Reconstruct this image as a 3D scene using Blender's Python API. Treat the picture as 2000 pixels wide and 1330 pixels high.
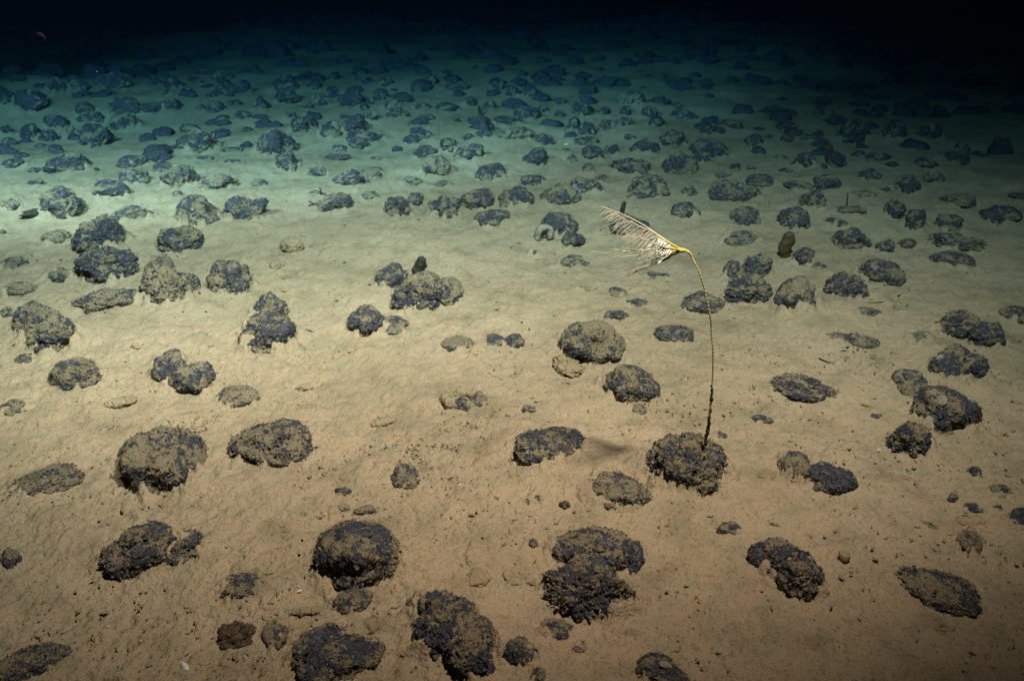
import bpy, math, random
import numpy as np
from mathutils import Vector

for o in list(bpy.data.objects):
    bpy.data.objects.remove(o)
SC = bpy.context.scene
COL = SC.collection
R = math.radians

# ------------------------------------------------------------------ camera
CAM_H, PITCH, FPX = 1.0, R(25.2), 1732.0          # metres, tilt, focal length in pixels of the 2000 px wide photograph
cam_d = bpy.data.cameras.new('camera')
cam_d.sensor_width = 36.0
cam_d.lens = 36.0 * FPX / 2000.0
cam_d.clip_start, cam_d.clip_end = 0.02, 300.0
cam = bpy.data.objects.new('camera', cam_d)
cam.location = (0, 0, CAM_H)
cam.rotation_euler = (math.pi / 2 - PITCH, 0, 0)
COL.objects.link(cam)
SC.camera = cam

# ------------------------------------------------------------------ world: black water, no daylight at this depth
W = bpy.data.worlds.new('World')
SC.world = W
W.use_nodes = True
wb = W.node_tree.nodes['Background']
wb.inputs[0].default_value = (0.55, 0.85, 1.0, 1)
wb.inputs[1].default_value = 0.004

# ------------------------------------------------------------------ the survey vehicle's lamps
def spot(name, loc, aim, watts, angle, blend, radius, col):
    l = bpy.data.lights.new(name, 'SPOT')
    l.energy, l.spot_size, l.spot_blend, l.shadow_soft_size, l.color = watts, R(angle), blend, radius, col
    o = bpy.data.objects.new(name, l)
    o.location = loc
    o.rotation_euler = (Vector(aim) - Vector(loc)).to_track_quat('-Z', 'Y').to_euler()
    COL.objects.link(o)
LAMP = (1.0, 0.392, 0.268)                        # tungsten lamps: the camera is balanced for them through this water
spot('vehicle_lamp', (-0.46, 1.20, 2.50), (-2.14, 4.92, 0), 3500, 108.9, 0.75, 0.09, LAMP)
spot('vehicle_lamp', (0.48, 0.99, 2.47), (-0.60, 4.03, 0), 3850, 118.9, 0.99, 0.08, LAMP)
spot('vehicle_lamp', (-2.52, 1.20, 2.60), (-1.25, 5.37, 0), 12300, 53.3, 0.56, 0.10, LAMP)

SC.view_settings.view_transform = 'Standard'
SC.view_settings.look = 'None'
SC.view_settings.exposure = 0.0
SC.view_settings.gamma = 1.0
SC.view_settings.use_curve_mapping = False
SC.cycles.max_bounces = 6
SC.cycles.volume_bounces = 1

# ------------------------------------------------------------------ noise
_rng = np.random.default_rng(7)
_T = _rng.random((64, 64, 64)) * 2 - 1
_ROT = np.array([[0.6364, -0.6124, 0.4698], [0.7498, 0.6428, -0.1567], [-0.2060, 0.4518, 0.8680]])
def vnoise(p):
    p = np.asarray(p, float)
    i = np.floor(p).astype(np.int64)
    f = p - i
    f = f * f * f * (f * (f * 6 - 15) + 10)
    i0, i1 = i & 63, (i + 1) & 63
    x0, y0, z0 = i0.T; x1, y1, z1 = i1.T
    fx, fy, fz = f.T
    a = _T[x0, y0, z0] * (1 - fx) + _T[x1, y0, z0] * fx
    b = _T[x0, y1, z0] * (1 - fx) + _T[x1, y1, z0] * fx
    c = _T[x0, y0, z1] * (1 - fx) + _T[x1, y0, z1] * fx
    d = _T[x0, y1, z1] * (1 - fx) + _T[x1, y1, z1] * fx
    return (a * (1 - fy) + b * fy) * (1 - fz) + (c * (1 - fy) + d * fy) * fz
def fbm(p, n=4, gain=0.5):
    s, a = 0, 1.0
    p = np.asarray(p, float)
    for k in range(n):
        p = p @ _ROT.T
        s = s + a * vnoise(p * 2.03 ** k + 17.3 * k)
        a *= gain
    return s
def smooth(e0, e1, x):
    t = np.clip((x - e0) / (e1 - e0), 0, 1)
    return t * t * (3 - 2 * t)

# ------------------------------------------------------------------ picture <-> place
SP, CP = math.sin(PITCH), math.cos(PITCH)
def ray(px, py):
    u, v = (px - 1000) / FPX, (665 - py) / FPX
    return np.array([u, v * SP + CP, v * CP - SP])
def ground0(x, y):                                  # broad swell of the seabed
    x = np.atleast_1d(np.asarray(x, float)); y = np.atleast_1d(np.asarray(y, float))
    z0 = np.zeros_like(x)
    r = np.hypot(x, y)
    s = fbm(np.stack([x * 0.55 + 3.1, y * 0.75 + 8.2, z0], 1), 3)
    t = fbm(np.stack([x * 2.1 + 13.1, y * 2.6 + 1.2, z0 + 4], 1), 3)
    return s * (0.012 + 0.010 * np.clip(r - 1.5, 0, 6)) + t * (0.008 + 0.003 * np.clip(r - 2, 0, 5))
def on_ground(px, py):
    d = ray(px, py)
    z = 0.0
    for _ in range(8):
        t = (z - CAM_H) / d[2]
        p = np.array([0, 0, CAM_H]) + d * t
        z = 0.5 * z + 0.5 * float(ground0(p[0], p[1])[0])
    return np.array([p[0], p[1], z])
def at_depth(px, py, Y):                            # the point seen at a pixel, Y metres ahead
    d = ray(px, py)
    return np.array([0, 0, CAM_H]) + d * (Y / d[1])
def project(P):
    q = P - np.array([0, 0, CAM_H])
    dep = q[:, 1] * CP - q[:, 2] * SP
    return 1000 + FPX * q[:, 0] / dep, 665 - FPX * (q[:, 1] * SP + q[:, 2] * CP) / dep

# ------------------------------------------------------------------ mesh helpers
def add_mesh(name, V, F, mat, parent=None, attrs=None, smooth_shade=True, kind=None):
    V = np.asarray(V, np.float32)
    me = bpy.data.meshes.new(name)
    if isinstance(F, np.ndarray):
        n, k = F.shape
        me.vertices.add(len(V)); me.vertices.foreach_set('co', V.ravel())
        me.loops.add(n * k); me.loops.foreach_set('vertex_index', F.astype(np.int32).ravel())
        me.polygons.add(n); me.polygons.foreach_set('loop_start', np.arange(0, n * k, k, dtype=np.int32))
        me.update(calc_edges=True)
    else:
        me.from_pydata([tuple(v) for v in V], [], F)
    if smooth_shade:
        me.polygons.foreach_set('use_smooth', np.ones(len(me.polygons), bool))
    for k, v in (attrs or {}).items():
        a = me.attributes.new(k, 'FLOAT', 'POINT')
        a.data.foreach_set('value', np.asarray(v, np.float32))
    me.materials.append(mat)
    o = bpy.data.objects.new(name, me)
    COL.objects.link(o)
    if parent is not None:
        o.parent = parent
    if kind:
        o['kind'] = kind
    return o
def tag(o, label, cat, group=None):
    o['label'] = label; o['category'] = cat
    if group: o['group'] = group
    return o
def empty(name, loc):
    o = bpy.data.objects.new(name, None)
    o.location = [float(v) for v in loc]
    o.empty_display_size = 0.02
    COL.objects.link(o)
    return o

_ico = {}
def ico(level):
    if level in _ico: return _ico[level]
    t = (1 + 5 ** 0.5) / 2
    v = [(-1, t, 0), (1, t, 0), (-1, -t, 0), (1, -t, 0), (0, -1, t), (0, 1, t), (0, -1, -t), (0, 1, -t), (t, 0, -1), (t, 0, 1), (-t, 0, -1), (-t, 0, 1)]
    f = [(0, 11, 5), (0, 5, 1), (0, 1, 7), (0, 7, 10), (0, 10, 11), (1, 5, 9), (5, 11, 4), (11, 10, 2), (10, 7, 6), (7, 1, 8),
         (3, 9, 4), (3, 4, 2), (3, 2, 6), (3, 6, 8), (3, 8, 9), (4, 9, 5), (2, 4, 11), (6, 2, 10), (8, 6, 7), (9, 8, 1)]
    V = np.array(v, float); V /= np.linalg.norm(V, axis=1)[:, None]
    F = np.array(f)
    for _ in range(level):
        e = np.sort(np.concatenate([F[:, [0, 1]], F[:, [1, 2]], F[:, [2, 0]]]), 1)
        u, inv = np.unique(e, axis=0, return_inverse=True)
        inv = inv.ravel()
        m = V[u[:, 0]] + V[u[:, 1]]; m /= np.linalg.norm(m, axis=1)[:, None]
        n = len(F); off = len(V)
        a, b, c = off + inv[:n], off + inv[n:2 * n], off + inv[2 * n:]
        F = np.concatenate([np.stack([F[:, 0], a, c], 1), np.stack([F[:, 1], b, a], 1), np.stack([F[:, 2], c, b], 1), np.stack([a, b, c], 1)])
        V = np.concatenate([V, m])
    _ico[level] = (V, F)
    return V, F
def normals(V, F):
    n = np.cross(V[F[:, 1]] - V[F[:, 0]], V[F[:, 2]] - V[F[:, 0]])
    N = np.zeros_like(V)
    for k in range(3):
        np.add.at(N, F[:, k], n)
    return N / (np.linalg.norm(N, axis=1)[:, None] + 1e-12)

def tube(P, rad, n=8):                              # swept tube through points P with radii rad, closed ends
    P = np.asarray(P, float); rad = np.asarray(rad, float)
    T = np.gradient(P, axis=0); T /= np.linalg.norm(T, axis=1)[:, None] + 1e-12
    ref = np.array([0.3, 0.9, 0.2])
    A = np.cross(T, ref); A /= np.linalg.norm(A, axis=1)[:, None]
    B = np.cross(T, A)
    ang = np.arange(n) * 2 * math.pi / n
    V = P[:, None] + rad[:, None, None] * (np.cos(ang)[None, :, None] * A[:, None] + np.sin(ang)[None, :, None] * B[:, None])
    m = len(P)
    V = V.reshape(-1, 3)
    i = np.arange(m - 1)[:, None] * n; j = np.arange(n)[None]; k = (j + 1) % n
    q = np.stack([i + j, i + k, i + n + k, i + n + j], -1).reshape(-1, 4)
    F = np.concatenate([q[:, [0, 1, 2]], q[:, [0, 2, 3]]])
    c0, c1 = len(V), len(V) + 1
    V = np.concatenate([V, P[:1], P[-1:]])
    jj = np.arange(n); kk = (jj + 1) % n
    F = np.concatenate([F, np.stack([np.full(n, c0), kk, jj], 1), np.stack([np.full(n, c1), (m - 1) * n + jj, (m - 1) * n + kk], 1)])
    return V, F
def spline(P, n):                                   # smooth curve through the points
    P = np.asarray(P, float)
    Q = np.concatenate([2 * P[:1] - P[1:2], P, 2 * P[-1:] - P[-2:-1]])
    out = []
    for t in np.linspace(0, len(P) - 1 - 1e-9, n):
        i = int(t); f = t - i
        a, b, c, d = Q[i], Q[i + 1], Q[i + 2], Q[i + 3]
        out.append(0.5 * (2 * b + (c - a) * f + (2 * a - 5 * b + 4 * c - d) * f * f + (3 * b - a - 3 * c + d) * f ** 3))
    return np.array(out)
def join(parts):
    V, F, n = [], [], 0
    for v, f in parts:
        V.append(v); F.append(f + n); n += len(v)
    return np.concatenate(V), np.concatenate(F)

# ------------------------------------------------------------------ materials
class NT:
    def __init__(s, name):
        s.m = bpy.data.materials.new(name); s.m.use_nodes = True
        s.t = s.m.node_tree; s.b = s.t.nodes['Principled BSDF']
        s.geo = s.t.nodes.new('ShaderNodeNewGeometry')
    def n(s, t, **kw):
        x = s.t.nodes.new(t)
        for k, v in kw.items(): setattr(x, k, v)
        return x
    def l(s, a, b): s.t.links.new(a, b)
    def noise(s, scale, detail=3, rough=0.55, vec=None, dist=0):
        x = s.n('ShaderNodeTexNoise')
        x.inputs['Scale'].default_value = scale; x.inputs['Detail'].default_value = detail
        x.inputs['Roughness'].default_value = rough; x.inputs['Distortion'].default_value = dist
        s.l(vec or s.geo.outputs['Position'], x.inputs['Vector'])
        return x.outputs['Fac']
    def ramp(s, fac, stops):
        x = s.n('ShaderNodeValToRGB')
        e = x.color_ramp.elements
        while len(e) < len(stops): e.new(0.5)
        for q, (p, c) in zip(e, stops):
            q.position = p; q.color = (*c, 1) if len(c) == 3 else c
        s.l(fac, x.inputs[0])
        return x.outputs[0]
    def mix(s, fac, a, b, mode='MIX'):
        x = s.n('ShaderNodeMix', data_type='RGBA', blend_type=mode)
        for sock, v in ((x.inputs[0], fac), (x.inputs[6], a), (x.inputs[7], b)):
            if hasattr(v, 'links'): s.l(v, sock)
            else: sock.default_value = v if isinstance(v, (int, float)) else (*v, 1)
        return x.outputs[2]
    def math(s, op, a, b=None, clamp=False):
        x = s.n('ShaderNodeMath', operation=op, use_clamp=clamp)
        for sock, v in ((x.inputs[0], a), (x.inputs[1], b)):
            if v is None: continue
            if hasattr(v, 'links'): s.l(v, sock)
            else: sock.default_value = v
        return x.outputs[0]
    def attr(s, name):
        x = s.n('ShaderNodeAttribute', attribute_name=name)
        return x.outputs['Fac']
    def bump(s, h, dist, strength=1.0, prev=None):
        x = s.n('ShaderNodeBump')
        x.inputs['Distance'].default_value = dist; x.inputs['Strength'].default_value = strength
        s.l(h, x.inputs['Height'])
        if prev: s.l(prev, x.inputs['Normal'])
        return x.outputs[0]
    def done(s, col, rough=0.9, normal=None, spec=0.15, trans=None):
        if hasattr(col, 'links'): s.l(col, s.b.inputs['Base Color'])
        else: s.b.inputs['Base Color'].default_value = (*col, 1)
        s.b.inputs['Roughness'].default_value = rough
        s.b.inputs['Specular IOR Level'].default_value = spec
        if normal: s.l(normal, s.b.inputs['Normal'])
        return s.m

SILT_A, SILT_B, SILT_C = (0.395, 0.305, 0.19), (0.30, 0.237, 0.143), (0.215, 0.165, 0.095)
def silt_colour(t, fine=True):
    big = t.noise(1.7, 4, 0.6)
    c = t.ramp(big, [(0.32, SILT_B), (0.62, SILT_A)])
    hue = t.ramp(t.noise(26, 4, 0.65), [(0.32, (0.83, 0.90, 0.86)), (0.47, (1, 1, 1)), (0.66, (1.05, 0.98, 0.95))])
    c = t.mix(1.0, c, hue, 'MULTIPLY')
    m = t.ramp(t.noise(11, 4, 0.6), [(0.28, (0.72, 0.73, 0.70)), (0.50, (1, 1, 1)), (0.75, (1.06, 1.05, 1.0))])
    c = t.mix(1.0, c, m, 'MULTIPLY')
    if fine:
        d = t.ramp(t.noise(230, 3, 0.7), [(0.30, (0.38, 0.35, 0.30)), (0.43, (1, 1, 1)), (0.63, (1, 1, 1)), (0.78, (1.28, 1.26, 1.2))])
        c = t.mix(0.95, c, d, 'MULTIPLY')
        d2 = t.ramp(t.noise(85, 3, 0.6), [(0.28, (0.70, 0.63, 0.52)), (0.41, (1, 1, 1)), (0.60, (1, 1, 1)), (0.74, (1.10, 1.0, 0.92))])
        c = t.mix(0.9, c, d2, 'MULTIPLY')
    return c
def mat_ground():
    t = NT('silt')
    c = silt_colour(t)
    h1 = t.noise(55, 4, 0.65)
    h2 = t.noise(190, 3, 0.6)
    b = t.bump(h1, 0.009, 0.9)
    b = t.bump(h2, 0.004, 0.9, b)
    return t.done(c, 0.95, b, 0.05)
def mat_silt_thing(name, tint=(1, 1, 1)):
    t = NT(name)
    c = t.mix(1.0, silt_colour(t), tint, 'MULTIPLY')
    b = t.bump(t.noise(140, 4, 0.6), 0.006, 0.9)
    return t.done(c, 0.95, b, 0.05)
def mat_nodule():
    t = NT('nodule_crust')
    sa = t.attr('silt')
    f = t.math('SUBTRACT', t.noise(85, 4, 0.75), 0.5)
    f3 = t.math('SUBTRACT', t.noise(230, 3, 0.7), 0.5)
    s = t.math('ADD', sa, t.math('MULTIPLY', f, 1.6))
    s = t.math('ADD', s, t.math('MULTIPLY', f3, 1.5))
    mask = t.ramp(s, [(0.42, (0, 0, 0)), (0.64, (1, 1, 1))])
    dark = t.ramp(t.noise(90, 4, 0.7), [(0.28, (0.016, 0.017, 0.023)), (0.50, (0.056, 0.060, 0.076)), (0.70, (0.150, 0.154, 0.160))])
    dust = t.ramp(t.noise(300, 2, 0.6), [(0.52, (0, 0, 0)), (0.70, (0.9, 0.9, 0.9))])
    dark = t.mix(dust, dark, (0.19, 0.175, 0.15))
    sc = silt_colour(t)
    sc = t.mix(1.0, sc, (0.93, 0.97, 0.95), 'MULTIPLY')
    c = t.mix(mask, dark, sc)
    b = t.bump(t.noise(70, 5, 0.75), 0.016, 1.0)
    b = t.bump(mask, 0.005, 0.8, b)
    b = t.bump(t.noise(240, 3, 0.7), 0.005, 1.0, b)
    t.done(c, 0.7, b, 0.25)
    rr = t.n('ShaderNodeMapRange')
    t.l(mask, rr.inputs[0]); rr.inputs[3].default_value = 0.5; rr.inputs[4].default_value = 0.95
    t.l(rr.outputs[0], t.b.inputs['Roughness'])
    return t.m
def mat_plain(name, a, b2, scale=60, rough=0.8, spec=0.2, bump=0.003, sss=0):
    t = NT(name)
    c = t.ramp(t.noise(scale, 4, 0.6), [(0.3, a), (0.7, b2)])
    bb = t.bump(t.noise(scale * 2.5, 3, 0.6), bump, 0.8)
    if sss:
        t.b.inputs['Subsurface Weight'].default_value = sss
        t.b.inputs['Subsurface Radius'].default_value = (0.01, 0.008, 0.005)
    return t.done(c, rough, bb, spec)
M_GROUND = mat_ground()
M_NOD = mat_nodule()
M_CAST = mat_silt_thing('packed_silt', (0.90, 0.92, 0.88))
M_TAN = mat_silt_thing('tan_silt', (0.86, 0.86, 0.80))
M_FLAKE = mat_plain('silt_flake', (0.045, 0.042, 0.040), (0.30, 0.25, 0.17), 55)
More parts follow.
